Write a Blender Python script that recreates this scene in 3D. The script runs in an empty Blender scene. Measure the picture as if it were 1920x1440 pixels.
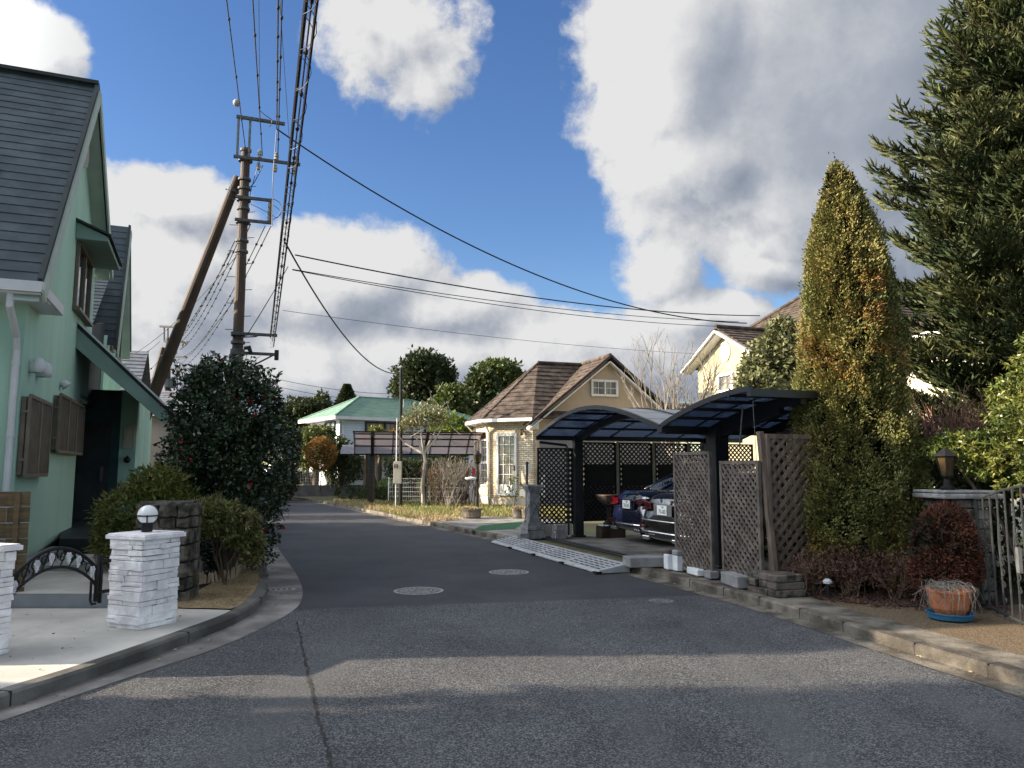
import bpy, bmesh, math, random
import numpy as np
from mathutils import Vector, Matrix
R=math.radians
random.seed(7); rng=np.random.default_rng(7)
sc=bpy.context.scene; COL=sc.collection

# ---------------------------------------------------------------- camera
F=1420.0; TH=math.atan(160/1420); EYE=1.6
cam=bpy.data.cameras.new('camera'); cam.sensor_width=36; cam.lens=36*F/1920; cam.clip_end=3000; cam.clip_start=.05
camo=bpy.data.objects.new('camera',cam); COL.objects.link(camo)
camo.location=(0,0,EYE); camo.rotation_euler=(math.pi/2+TH,0,0); sc.camera=camo
def ray(px,py):
    u=(px-960)/F; v=(720-py)/F
    return Vector((u,math.cos(TH)-v*math.sin(TH),math.sin(TH)+v*math.cos(TH)))
def G(px,py,z=0.0):
    r=ray(px,py); t=(z-EYE)/r.z; return Vector((r.x*t,r.y*t,z))
def D(px,py,Y):
    r=ray(px,py); t=Y/r.y; return Vector((r.x*t,Y,EYE+r.z*t))

# ---------------------------------------------------------------- sky, sun, exposure
SUN_AZ=math.atan2(-1.0,-0.06); SUN_EL=R(20.0)
SUN=Vector((math.sin(SUN_AZ)*math.cos(SUN_EL),math.cos(SUN_AZ)*math.cos(SUN_EL),math.sin(SUN_EL)))
sl=bpy.data.lights.new('sun','SUN'); sl.energy=5.0; sl.angle=R(.5); sl.color=(1,.83,.63)
so=bpy.data.objects.new('sun',sl); COL.objects.link(so); so.rotation_euler=SUN.to_track_quat('Z','Y').to_euler(); so.location=(-30,-5,30)
sc.view_settings.view_transform='Standard'; sc.view_settings.look='None'; sc.view_settings.exposure=1.5; sc.view_settings.gamma=1
sc.cycles.max_bounces=6; sc.cycles.diffuse_bounces=3; sc.cycles.transparent_max_bounces=12
try: sc.cycles.use_denoising=True
except Exception: pass
w=bpy.data.worlds.new('World'); sc.world=w; w.use_nodes=True
def nd(nt,t,**k):
    n=nt.nodes.new(t)
    for a,b in k.items():
        if a=='ins':
            for i,v in b.items():
                if isinstance(v,bpy.types.NodeSocket): nt.links.new(v,n.inputs[i])
                else: n.inputs[i].default_value=v
        else: setattr(n,a,b)
    return n
def mth(nt,op,a,b=0.0,c=None,clamp=False):
    n=nt.nodes.new('ShaderNodeMath'); n.operation=op; n.use_clamp=clamp
    for i,v in enumerate((a,b) if c is None else (a,b,c)):
        if isinstance(v,bpy.types.NodeSocket): nt.links.new(v,n.inputs[i])
        else: n.inputs[i].default_value=v
    return n.outputs[0]
def sstep(nt,x,a,b,c=0.0,d=1.0):
    n=nt.nodes.new('ShaderNodeMapRange'); n.interpolation_type='SMOOTHSTEP'
    nt.links.new(x,n.inputs[0])
    for i,v in zip((1,2,3,4),(a,b,c,d)): n.inputs[i].default_value=v
    return n.outputs[0]
def azel(px,py):
    r=ray(px,py).normalized(); return math.atan2(r.x,r.y),math.asin(r.z)
CLOUDS=[ # photo place of each cloud mass (for its azimuth and elevation), radii in the same units, weight
 (1640,110,580,380,2.3),(1300,60,215,280,1.9),(1330,280,210,160,1.5),(1600,330,360,220,1.8),(1400,375,150,80,1.1),(1455,497,105,45,.9),
 (1225,520,85,95,.55),(1290,600,200,50,.6),
 (330,395,150,85,.72),(300,540,190,170,.95),(640,540,270,125,.92),(800,590,230,95,.8),(900,680,800,110,.95),(560,700,500,130,.9),(1080,640,260,60,.62),
 (755,40,165,115,.46),(800,150,95,90,.42),(665,20,60,45,.4),
 (30,90,110,95,.95),(125,160,40,30,.5),(-300,330,320,160,.8),(2250,500,400,300,1.0),(1800,-300,700,360,1.3),(-1300,100,700,420,1.1),(-2600,300,900,500,1.2),(3600,300,800,350,.9)]
AECL=[(-105,38,70,26,1.3),(170,45,80,30,1.2),(-20,85,200,22,1.0),(100,50,50,25,1.1)]   # unseen cloud banks added to brighten the shade: azimuth, elevation, radii in degrees
cg=bpy.data.node_groups.new('cloud_density','ShaderNodeTree')
cg.interface.new_socket('P',in_out='INPUT',socket_type='NodeSocketVector')
cg.interface.new_socket('D',in_out='OUTPUT',socket_type='NodeSocketFloat')
cg.interface.new_socket('B',in_out='OUTPUT',socket_type='NodeSocketFloat')
gi=cg.nodes.new('NodeGroupInput'); go=cg.nodes.new('NodeGroupOutput')
wn=nd(cg,'ShaderNodeTexNoise',ins={'Vector':gi.outputs[0],'Scale':5.0,'Detail':4.0,'Roughness':.55})
wv=nd(cg,'ShaderNodeVectorMath',operation='MULTIPLY_ADD',ins={0:wn.outputs['Color'],1:(.11,.085,0),2:(-.055,-.0425,0)})
wp=nd(cg,'ShaderNodeVectorMath',operation='ADD',ins={0:gi.outputs[0],1:wv.outputs[0]})
sx=nd(cg,'ShaderNodeSeparateXYZ',ins={0:wp.outputs[0]})
best=None
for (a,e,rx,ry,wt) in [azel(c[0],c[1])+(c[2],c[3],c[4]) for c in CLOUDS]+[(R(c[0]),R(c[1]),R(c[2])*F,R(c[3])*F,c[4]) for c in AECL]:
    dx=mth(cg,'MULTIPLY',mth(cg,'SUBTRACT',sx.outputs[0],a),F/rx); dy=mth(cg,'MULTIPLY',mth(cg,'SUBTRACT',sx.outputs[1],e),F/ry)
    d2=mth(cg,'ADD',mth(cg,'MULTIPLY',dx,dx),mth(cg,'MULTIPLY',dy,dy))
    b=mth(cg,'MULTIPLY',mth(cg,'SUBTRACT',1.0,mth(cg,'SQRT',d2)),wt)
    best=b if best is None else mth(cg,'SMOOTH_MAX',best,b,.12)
n1=nd(cg,'ShaderNodeTexNoise',ins={'Vector':wp.outputs[0],'Scale':7.5,'Detail':12.0,'Roughness':.6,'Lacunarity':2.1})
n2=nd(cg,'ShaderNodeTexNoise',ins={'Vector':gi.outputs[0],'Scale':24.0,'Detail':8.0,'Roughness':.65})
bb=mth(cg,'MAXIMUM',best,-.6)
dn=mth(cg,'ADD',bb,mth(cg,'ADD',mth(cg,'MULTIPLY',mth(cg,'SUBTRACT',n1.outputs[0],.5),.92),mth(cg,'MULTIPLY',mth(cg,'SUBTRACT',n2.outputs[0],.5),.32)))
cg.links.new(dn,go.inputs[0]); cg.links.new(bb,go.inputs[1])
nt=w.node_tree; nt.nodes.clear()
tc=nd(nt,'ShaderNodeTexCoord'); sp=nd(nt,'ShaderNodeSeparateXYZ',ins={0:tc.outputs['Generated']})
az=mth(nt,'ARCTAN2',sp.outputs[0],sp.outputs[1]); el=mth(nt,'ARCSINE',sp.outputs[2])
P=nd(nt,'ShaderNodeCombineXYZ',ins={0:az,1:el})
P2=nd(nt,'ShaderNodeVectorMath',operation='ADD',ins={0:P.outputs[0],1:(-.035,.03,0)})
g1=nd(nt,'ShaderNodeGroup',node_tree=cg,ins={0:P.outputs[0]}); g2=nd(nt,'ShaderNodeGroup',node_tree=cg,ins={0:P2.outputs[0]})
dens=g1.outputs[0]
alpha=sstep(nt,dens,-.02,.20)
relief=mth(nt,'SUBTRACT',dens,g2.outputs[0])
thick=sstep(nt,g1.outputs[1],.55,1.7)
lowgrey=sstep(nt,el,.33,.06)
n3=nd(nt,'ShaderNodeTexNoise',ins={'Vector':P.outputs[0],'Scale':4.0,'Detail':6.0})
lum=mth(nt,'ADD',.90,mth(nt,'MULTIPLY',relief,mth(nt,'SUBTRACT',1.0,mth(nt,'MULTIPLY',thick,.62))))
lum=mth(nt,'SUBTRACT',lum,mth(nt,'MULTIPLY',thick,.16))
lum=mth(nt,'SUBTRACT',lum,mth(nt,'MULTIPLY',mth(nt,'MULTIPLY',sstep(nt,az,.17,.46),sstep(nt,el,.16,.26)),mth(nt,'MULTIPLY',thick,.20)))   # the big bank is grey where it is deepest
lum=mth(nt,'SUBTRACT',lum,mth(nt,'MULTIPLY',lowgrey,.24))
lum=mth(nt,'ADD',lum,mth(nt,'MULTIPLY',mth(nt,'SUBTRACT',n3.outputs[0],.5),.36))
lum=mth(nt,'MINIMUM',mth(nt,'MAXIMUM',lum,.30),1.0)
ramp=nd(nt,'ShaderNodeValToRGB',ins={0:lum}); cr=ramp.color_ramp
cr.elements[0].position=.25; cr.elements[0].color=(.26,.31,.40,1); cr.elements[1].position=1.0; cr.elements[1].color=(.93,.93,.93,1)
e=cr.elements.new(.6); e.color=(.46,.50,.58,1)
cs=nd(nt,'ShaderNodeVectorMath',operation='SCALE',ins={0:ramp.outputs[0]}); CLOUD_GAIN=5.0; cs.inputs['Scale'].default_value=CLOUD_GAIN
sky=nd(nt,'ShaderNodeTexSky',sky_type='NISHITA'); sky.sun_disc=False; sky.sun_elevation=SUN_EL; sky.sun_rotation=SUN_AZ%(2*math.pi); sky.air_density=1.0; sky.dust_density=.3; sky.ozone_density=2.0
hsv=nd(nt,'ShaderNodeHueSaturation',ins={'Hue':.512,'Saturation':1.22,'Value':1.12,'Color':sky.outputs[0]})
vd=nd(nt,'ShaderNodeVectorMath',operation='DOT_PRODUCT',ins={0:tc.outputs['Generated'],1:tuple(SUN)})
glow=mth(nt,'ADD',1.0,mth(nt,'MULTIPLY',sstep(nt,vd.outputs['Value'],.52,1.0),7.5))   # forward-scatter gain, raised so unseen sun-side clouds fill the shade
glow=mth(nt,'ADD',glow,sstep(nt,vd.outputs['Value'],-.62,-1.0,0.0,2.0))  # unseen clouds opposite the sun lifted too, as fill for shaded walls
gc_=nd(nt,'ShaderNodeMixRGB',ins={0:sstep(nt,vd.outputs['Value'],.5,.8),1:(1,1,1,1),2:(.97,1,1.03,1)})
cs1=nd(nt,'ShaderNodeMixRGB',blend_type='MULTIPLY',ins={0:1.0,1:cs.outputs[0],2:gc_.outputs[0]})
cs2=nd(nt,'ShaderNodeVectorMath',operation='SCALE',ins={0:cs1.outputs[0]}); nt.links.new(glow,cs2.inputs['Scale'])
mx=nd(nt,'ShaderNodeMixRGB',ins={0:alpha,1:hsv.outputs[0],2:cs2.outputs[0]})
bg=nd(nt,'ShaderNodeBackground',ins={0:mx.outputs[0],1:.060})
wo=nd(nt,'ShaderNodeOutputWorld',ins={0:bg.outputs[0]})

# ---------------------------------------------------------------- helpers
def lin(r,g,b):
    f=lambda c:(c/255/12.92 if c/255<=.04045 else ((c/255+.055)/1.055)**2.4)
    return (f(r),f(g),f(b))
def tag(o,label,cat,group=None,kind=None):
    if label: o['label']=label
    if cat: o['category']=cat
    if group: o['group']=group
    if kind: o['kind']=kind
    return o
def thing(name,loc,label,cat,group=None):
    o=bpy.data.objects.new(name,None); COL.objects.link(o); o.location=Vector(loc); o.empty_display_size=.2
    return tag(o,label,cat,group)
def origin(p):
    v=Vector((0,0,0))
    while p is not None: v+=p.location; p=p.parent
    return v
def link(name,me,mats,parent=None):
    o=bpy.data.objects.new(name,me); COL.objects.link(o)
    for m in (mats if isinstance(mats,(list,tuple)) else [mats]): me.materials.append(m)
    if parent is not None: o.parent=parent
    return o
def npmesh(name,V,Fc,mats,parent=None,smooth=False,mi=None):
    V=np.asarray(V,dtype=np.float32).reshape(-1,3).copy(); Fc=np.asarray(Fc,dtype=np.int32)
    if parent is not None: V-=np.array(origin(parent),dtype=np.float32)
    me=bpy.data.meshes.new(name); k=Fc.shape[1]; n=len(Fc)
    me.vertices.add(len(V)); me.vertices.foreach_set('co',V.ravel())
    me.loops.add(n*k); me.loops.foreach_set('vertex_index',Fc.ravel())
    me.polygons.add(n); me.polygons.foreach_set('loop_start',np.arange(0,n*k,k,dtype=np.int32))
    if smooth: me.polygons.foreach_set('use_smooth',np.ones(n,dtype=bool))
    if mi is not None: me.polygons.foreach_set('material_index',np.asarray(mi,dtype=np.int32))
    me.update(calc_edges=True); me.validate()
    return link(name,me,mats,parent)
V3=Vector
class MB:
    def __init__(s): s.v=[]; s.f=[]; s.m=[]
    def add(s,vs,fs,mi=0):
        b=len(s.v); s.v+=[tuple(x) for x in vs]; s.f+=[tuple(i+b for i in f) for f in fs]; s.m+=[mi]*len(fs); return s
    def box(s,c,size,rz=0.0,mi=0,M=None):
        c=V3(c); M=M or Matrix.Rotation(rz,3,'Z'); hx,hy,hz=[k/2 for k in size]
        vs=[c+M@V3((x,y,z)) for z in(-hz,hz) for y in(-hy,hy) for x in(-hx,hx)]
        return s.add(vs,[(0,2,3,1),(4,5,7,6),(0,1,5,4),(2,6,7,3),(0,4,6,2),(1,3,7,5)],mi)
    def boxz(s,c,size,rz=0.0,mi=0): # c = centre of the bottom face
        return s.box((c[0],c[1],c[2]+size[2]/2),size,rz,mi)
    def beam(s,p,q,w,h,up=(0,0,1),mi=0):
        p=V3(p);q=V3(q);d=(q-p); L=d.length
        if L<1e-6: return s
        d/=L; up=V3(up); x=d.cross(up)
        if x.length<1e-4: x=d.cross(V3((1,0,0)))
        x.normalize(); u=x.cross(d)
        M=Matrix((x,d,u)).transposed()
        return s.box((p+q)/2,(w,L,h),M=M,mi=mi)
    def prism(s,poly,vec,mi=0):
        vec=V3(vec); n=len(poly); a=[V3(p) for p in poly]; b=[p+vec for p in a]
        return s.add(a+b,[tuple(range(n))[::-1],tuple(range(n,2*n))]+[(i,(i+1)%n,n+(i+1)%n,n+i) for i in range(n)],mi)
    def poly(s,pts,mi=0): return s.add(pts,[tuple(range(len(pts)))],mi)
    def tube(s,pts,r,n=6,mi=0,cap=True):
        pts=[V3(p) for p in pts]; k=len(pts); rs=r if isinstance(r,(list,tuple)) else [r]*k
        vs=[]; x=None
        for i,p in enumerate(pts):
            d=(pts[min(i+1,k-1)]-pts[max(i-1,0)])
            d=d.normalized() if d.length>1e-9 else V3((0,0,1))
            if x is None: x=d.cross(V3((0,0,1)) if abs(d.z)<.9 else V3((1,0,0)))
            x=x-d*x.dot(d)
            if x.length<1e-6: x=d.orthogonal()
            x.normalize(); y=d.cross(x)
            for j in range(n):
                a=2*math.pi*j/n; vs.append(p+(x*math.cos(a)+y*math.sin(a))*rs[i])
        fs=[(i*n+j,i*n+(j+1)%n,(i+1)*n+(j+1)%n,(i+1)*n+j) for i in range(k-1) for j in range(n)]
        if cap: fs+=[tuple(range(n))[::-1],tuple(range((k-1)*n,k*n))]
        return s.add(vs,fs,mi)
    def lathe(s,prof,c,n=16,mi=0,sx=1,sy=1):
        c=V3(c); vs=[]; k=len(prof)
        for (r,z) in prof:
            for j in range(n):
                a=2*math.pi*j/n; vs.append(c+V3((r*math.cos(a)*sx,r*math.sin(a)*sy,z)))
        fs=[(i*n+j,i*n+(j+1)%n,(i+1)*n+(j+1)%n,(i+1)*n+j) for i in range(k-1) for j in range(n)]
        fs+=[tuple(range(n))[::-1],tuple(range((k-1)*n,k*n))]
        return s.add(vs,fs,mi)
    def ball(s,c,r,n=12,m=8,mi=0,sz=1.0):
        return s.lathe([(max(1e-3,r*math.sin(math.pi*i/m)),-r*sz*math.cos(math.pi*i/m)) for i in range(m+1)],c,n,mi)
    def build(s,name,mats,parent=None,smooth=False,bevel=0,sub=0):
        me=bpy.data.meshes.new(name); o0=origin(parent)
        me.from_pydata([V3(v)-o0 for v in s.v],[],s.f); me.update()
        me.polygons.foreach_set('material_index',s.m)
        if len(s.f)<30000:
            bm=bmesh.new(); bm.from_mesh(me); bmesh.ops.recalc_face_normals(bm,faces=bm.faces); bm.to_mesh(me); bm.free()
        uv=me.uv_layers.new(name='UVMap'); buf=np.zeros(len(me.loops)*2,dtype=np.float32)
        co=[V3(v) for v in s.v]
        for p in me.polygons:
            n=p.normal
            t=V3((0,0,1)).cross(n)
            t=V3((1,0,0)) if t.length<.05 else t.normalized()
            b=n.cross(t)
            for li in p.loop_indices:
                c=co[me.loops[li].vertex_index]; buf[2*li]=c.dot(t); buf[2*li+1]=c.dot(b)
        uv.data.foreach_set('uv',buf)
        if smooth: me.polygons.foreach_set('use_smooth',[True]*len(me.polygons))
        o=link(name,me,mats,parent)
        if bevel:
            md=o.modifiers.new('edge','BEVEL'); md.width=bevel; md.segments=2; md.limit_method='ANGLE'; md.angle_limit=R(40)
        if sub:
            md=o.modifiers.new('sub','SUBSURF'); md.levels=md.render_levels=sub
        return o
def struct(o): o['kind']='structure'; return o
def copy_tree(o,parent=None):
    c=o.copy(); COL.objects.link(c); c.parent=parent
    for ch in list(o.children): copy_tree(ch,c)
    return c
def dup(o,loc,rz=0.0,label=None,group=None,scale=None):
    c=copy_tree(o); c.location=V3(loc); c.rotation_euler=(0,0,rz)
    if label: c['label']=label
    if group: c['group']=group
    if scale: c.scale=(scale,)*3
    return c
# ---------------------------------------------------------------- materials
def mat(name,col,rough=.7,var=.18,scale=3.0,bump=0.0,bscale=40.0,metal=0.0,col2=None,spec=.25,stretch=(1,1,1),island=0.0,trans=0.0,detail=6.0,coord='Object',c2pos=(.35,.7),trcol=None):
    m=bpy.data.materials.new(name); m.use_nodes=True; nt=m.node_tree; b=nt.nodes['Principled BSDF']
    tc=nd(nt,'ShaderNodeTexCoord'); mp=nd(nt,'ShaderNodeMapping',ins={0:tc.outputs[coord],3:stretch})
    nz=nd(nt,'ShaderNodeTexNoise',ins={'Vector':mp.outputs[0],'Scale':scale,'Detail':detail,'Roughness':.6})
    c1=tuple(max(0,c*(1-var)) for c in col)+(1,); c2=(tuple(col2)+(1,)) if col2 else tuple(min(1,c*(1+var)) for c in col)+(1,)
    f=sstep(nt,nz.outputs[0],*c2pos)
    mix=nd(nt,'ShaderNodeMixRGB',ins={0:f,1:c1,2:c2}); out=mix.outputs[0]
    if island:
        ge=nd(nt,'ShaderNodeNewGeometry'); v=nd(nt,'ShaderNodeMapRange',ins={0:ge.outputs['Random Per Island'],3:1-island,4:1+island})
        hs=nd(nt,'ShaderNodeHueSaturation',ins={'Value':v.outputs[0],'Color':out}); out=hs.outputs[0]
    nt.links.new(out,b.inputs['Base Color'])
    b.inputs['Roughness'].default_value=rough; b.inputs['Metallic'].default_value=metal; b.inputs['Specular IOR Level'].default_value=spec
    if bump:
        nb=nd(nt,'ShaderNodeTexNoise',ins={'Vector':mp.outputs[0],'Scale':bscale,'Detail':5.0,'Roughness':.65})
        bp=nd(nt,'ShaderNodeBump',ins={'Strength':min(1,bump),'Distance':.02*max(1,bump),'Height':nb.outputs[0]}); nt.links.new(bp.outputs[0],b.inputs['Normal'])
    if trans:
        tr=nd(nt,'ShaderNodeBsdfTranslucent'); nt.links.new(out,tr.inputs[0])
        ms=nd(nt,'ShaderNodeMixShader',ins={0:trans,1:b.outputs[0],2:tr.outputs[0]})
        nt.links.new(ms.outputs[0],nt.nodes['Material Output'].inputs[0])
    return m
def glass(name,col=(.02,.025,.03),rough=.05):
    return mat(name,col,rough,var=.2,spec=.8)
def brickmat(name,c1,c2,mortar,bw=.21,bh=.065,ms=.008,bump=.6,rough=.85,noise=.35,offset=.5,coord='UV'):
    m=bpy.data.materials.new(name); m.use_nodes=True; nt=m.node_tree; b=nt.nodes['Principled BSDF']
    tc=nd(nt,'ShaderNodeTexCoord')
    br=nd(nt,'ShaderNodeTexBrick',offset=offset,ins={'Vector':tc.outputs[coord],'Color1':tuple(c1)+(1,),'Color2':tuple(c2)+(1,),'Mortar':tuple(mortar)+(1,),'Scale':1.0,'Mortar Size':ms,'Mortar Smooth':.2,'Bias':0.0,'Brick Width':bw,'Row Height':bh})
    nz=nd(nt,'ShaderNodeTexNoise',ins={'Vector':tc.outputs['Object'],'Scale':2.5,'Detail':8.0,'Roughness':.7})
    v=nd(nt,'ShaderNodeMapRange',ins={0:nz.outputs[0],1:.3,2:.7,3:1-noise,4:1+noise})
    hs=nd(nt,'ShaderNodeHueSaturation',ins={'Value':v.outputs[0],'Color':br.outputs[0]})
    nt.links.new(hs.outputs[0],b.inputs['Base Color']); b.inputs['Roughness'].default_value=rough
    n2=nd(nt,'ShaderNodeTexNoise',ins={'Vector':tc.outputs['Object'],'Scale':60.0,'Detail':4.0})
    h=mth(nt,'ADD',mth(nt,'MULTIPLY',br.outputs['Fac'],-1.0),mth(nt,'MULTIPLY',n2.outputs[0],.5))
    bp=nd(nt,'ShaderNodeBump',ins={'Strength':bump,'Distance':.012,'Height':h}); nt.links.new(bp.outputs[0],b.inputs['Normal'])
    return m
def leafmat(name,a,b,rough=.5,island=.45,scale=1.6,trans=.22,spec=.35):
    return mat(name,a,rough,var=.0,col2=b,scale=scale,island=island,trans=trans,spec=spec)
def roadmat(name,base,speck,tint,sscale=340.0,rough=.85,bump=.5):
    m=bpy.data.materials.new(name); m.use_nodes=True; nt=m.node_tree; b=nt.nodes['Principled BSDF']
    tc=nd(nt,'ShaderNodeTexCoord'); O=tc.outputs['Object']
    a=nd(nt,'ShaderNodeTexVoronoi',ins={'Vector':O,'Scale':sscale*.35}); c=nd(nt,'ShaderNodeTexNoise',ins={'Vector':O,'Scale':.8,'Detail':9.0,'Roughness':.65})
    d=nd(nt,'ShaderNodeTexNoise',ins={'Vector':O,'Scale':sscale*.5,'Detail':3.0,'Roughness':.7})
    f=sstep(nt,mth(nt,'ADD',mth(nt,'MULTIPLY',nd(nt,'ShaderNodeSeparateColor',ins={0:a.outputs['Color']}).outputs[0],.6),mth(nt,'MULTIPLY',d.outputs[0],.5)),.45,.95)
    m1=nd(nt,'ShaderNodeMixRGB',ins={0:f,1:tuple(base)+(1,),2:tuple(speck)+(1,)})
    v=nd(nt,'ShaderNodeMapRange',ins={0:c.outputs[0],1:.3,2:.7,3:.68,4:1.32})
    hs=nd(nt,'ShaderNodeHueSaturation',ins={'Value':v.outputs[0],'Color':m1.outputs[0]})
    # long worn streaks along the carriageway
    mp=nd(nt,'ShaderNodeMapping',ins={0:O,2:(0,0,R(-20)),3:(1.2,.10,1)}); st=nd(nt,'ShaderNodeTexNoise',ins={'Vector':mp.outputs[0],'Scale':1.5,'Detail':4.0})
    m2=nd(nt,'ShaderNodeMixRGB',ins={0:sstep(nt,st.outputs[0],.45,.75,0,.55),1:hs.outputs[0],2:tuple(tint)+(1,)})
    nt.links.new(m2.outputs[0],b.inputs['Base Color']); b.inputs['Roughness'].default_value=rough; b.inputs['Specular IOR Level'].default_value=.3
    bp=nd(nt,'ShaderNodeBump',ins={'Strength':bump,'Distance':.006,'Height':d.outputs[0]}); nt.links.new(bp.outputs[0],b.inputs['Normal'])
    return m
def polymat(name,col,alpha):
    m=mat(name,col,.25,var=.1,scale=1.0,spec=.5); nt=m.node_tree; b=nt.nodes['Principled BSDF']
    t=nd(nt,'ShaderNodeBsdfTranslucent',ins={0:tuple(col)+(1,)}); x=nd(nt,'ShaderNodeBsdfTransparent',ins={0:tuple(min(1,c*2.2) for c in col)+(1,)})
    m1=nd(nt,'ShaderNodeMixShader',ins={0:.4,1:b.outputs[0],2:t.outputs[0]}); m2=nd(nt,'ShaderNodeMixShader',ins={0:alpha,1:m1.outputs[0],2:x.outputs[0]})
    nt.links.new(m2.outputs[0],nt.nodes['Material Output'].inputs[0]); return m
M={}
M['asphalt']=roadmat('asphalt',(.027,.029,.034),(.20,.203,.205),(.092,.095,.098))
M['asphalt_new']=roadmat('asphalt_new',(.036,.037,.041),(.062,.063,.067),(.048,.049,.053),rough=.75,bump=.25)
M['concrete']=mat('concrete',(.22,.21,.195),.9,.4,1.5,.4,60,detail=9)
M['concrete_dark']=mat('concrete_dark',(.14,.135,.125),.9,.5,1.2,.5,50,detail=10)
M['kerbstone']=mat('kerbstone',(.15,.135,.112),.95,.6,2.4,1.2,45,detail=10)
M['slab']=mat('slab',(.54,.52,.475),.85,.16,1.3,.25,90,detail=9)
M['step_grey']=mat('step_grey',(.20,.22,.24),.8,.12,2,.2,60)
M['gravel']=mat('gravel',(.11,.078,.047),.95,.5,90,.8,140,col2=(.24,.18,.115),detail=3)
M['drygrass']=mat('drygrass',(.30,.22,.12),.95,.25,5,.9,120,col2=(.40,.31,.19))
M['soil']=mat('soil',(.045,.033,.024),.95,.4,4,.8,40)
M['earth']=mat('earth',(.13,.11,.065),.95,.3,.6,.6,8,col2=(.10,.12,.045))
M['mint']=mat('mint_stucco',(.37,.57,.475),.9,.08,1.2,.25,150,detail=9,stretch=(1,1,.16))
M['mint_trim']=mat('mint_trim',(.20,.29,.26),.6,.1,2)
M['mint_pale']=mat('mint_board',(.40,.47,.43),.6,.08,2)
M['slate']=mat('slate_roof',(.055,.073,.086),.7,.25,2.2,.15,70,stretch=(1,1,1),detail=8)
M['slate_dark']=mat('slate_dark',(.025,.032,.036),.55,.2,3,.1,60)
M['trim_dark']=mat('trim_dark',(.03,.042,.042),.5,.15,3)
M['teal_door']=mat('teal_door',(.016,.05,.058),.5,.15,2)
M['white_paint']=mat('white_paint',(.72,.72,.70),.5,.06,3)
M['grey_pipe']=mat('grey_pipe',(.56,.58,.60),.45,.08,2)
M['bronze']=mat('bronze_frame',(.15,.125,.10),.45,.15,5)
M['darkglass']=glass('dark_glass'); M['glass']=glass('window_glass',(.05,.06,.065),.04)
M['curtain']=mat('curtain',(.45,.44,.40),.8,.25,6,stretch=(8,8,.3))
M['whitestone']=mat('white_stone',(.90,.86,.89),.85,.16,7,.7,28,detail=10)
M['rubble']=mat('rubble_stone',(.07,.062,.05),.9,.6,7,1.2,24,col2=(.17,.155,.13),detail=10)
M['mortar']=mat('dark_mortar',(.04,.038,.035),.95,.3,8,.4,40)
M['iron']=mat('black_iron',(.012,.012,.013),.45,.3,8,.15,90)
M['silver_iron']=mat('silver_iron',(.025,.028,.031),.55,.3,12)
M['grape']=mat('silver_grapes',(.62,.62,.66),.45,.15,20)
M['globe']=mat('milk_glass',(.82,.83,.84),.2,.03,3,spec=.6)
M['bamboo']=mat('woven_slats',(.125,.09,.05),.7,.25,6,.2,60,stretch=(1,1,6))
M['pole']=mat('brown_pole',(.062,.044,.033),.7,.25,3,.3,30,stretch=(1,1,.2),detail=8)
M['steel']=mat('galvanised_steel',(.085,.09,.095),.65,.25,9)
M['wire']=mat('black_cable',(.012,.012,.013),.5,.2,5)
M['porcelain']=mat('porcelain',(.30,.29,.27),.3,.1,9)
M['greenroof']=mat('green_roof',(.16,.26,.205),.6,.16,1.4,.3,25,stretch=(1,1,6),detail=9)
M['siding']=brickmat('white_siding',(.78,.80,.83),(.74,.76,.80),(.5,.51,.53),3.0,.16,.008,.4,.6,.05)
M['brick']=brickmat('cream_brick',(.68,.59,.43),(.56,.47,.34),(.27,.22,.17),.22,.078,.009,.8,.85,.28)
M['tanwall']=mat('tan_stucco',(.46,.37,.275),.9,.07,.8,.2,120)
M['yellowwall']=mat('yellow_stucco',(.36,.32,.21),.9,.07,.8,.2,120)
M['browntile']=mat('brown_tile',(.062,.046,.036),.85,.4,3.5,.4,30,col2=(.115,.09,.073),detail=9)
M['tile_dark']=mat('ridge_tile_dark',(.06,.045,.042),.75,.3,5,.2,40)
M['bluemetal']=mat('dark_carport_metal',(.010,.012,.016),.4,.2,5,spec=.5)
M['polysheet']=polymat('blue_polycarbonate',(.055,.085,.15),.22)
M['polygrey']=polymat('grey_polycarbonate',(.38,.37,.39),.42)
M['polytop']=polymat('milky_polycarbonate',(.50,.52,.55),.12)
M['brownmetal']=mat('brown_carport_metal',(.035,.024,.02),.5,.2,5)
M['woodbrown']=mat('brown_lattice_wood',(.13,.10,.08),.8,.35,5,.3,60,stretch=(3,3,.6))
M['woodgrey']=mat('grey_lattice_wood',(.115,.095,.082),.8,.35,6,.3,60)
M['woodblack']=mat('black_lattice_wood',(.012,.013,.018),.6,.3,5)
M['mintpost']=mat('weathered_post',(.30,.28,.20),.7,.2,5)
M['ramp']=mat('ramp_plate',(.36,.37,.38),.6,.12,6,.2,80)
M['rubber']=mat('black_rubber',(.012,.012,.012),.8,.2,5)
M['stone_grey']=mat('grey_stone',(.24,.24,.24),.9,.3,7,.5,50)
M['whiteblock']=mat('white_block',(.62,.64,.66),.85,.08,6,.3,60)
M['bluepaint']=mat('navy_car_paint',(.004,.006,.022),.12,.05,1,spec=.7); M['blackpaint']=mat('black_car_paint',(.006,.006,.008),.12,.05,1,spec=.7)
for k in('bluepaint','blackpaint'): M[k].node_tree.nodes['Principled BSDF'].inputs['Coat Weight'].default_value=1.0
M['chrome']=mat('chrome',(.75,.75,.76),.15,.05,4,metal=1.0)
M['redlamp']=mat('tail_lamp_red',(.05,.002,.004),.12,.2,8,spec=.8)
M['plate']=mat('plate_white',(.78,.79,.78),.5,.03,9)
M['plate_text']=mat('plate_green',(.01,.10,.045),.5,.05,9)
M['tyre']=mat('tyre',(.012,.012,.012),.85,.2,9); M['rim']=mat('alloy',(.35,.35,.36),.3,.1,9,metal=.9)
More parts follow.
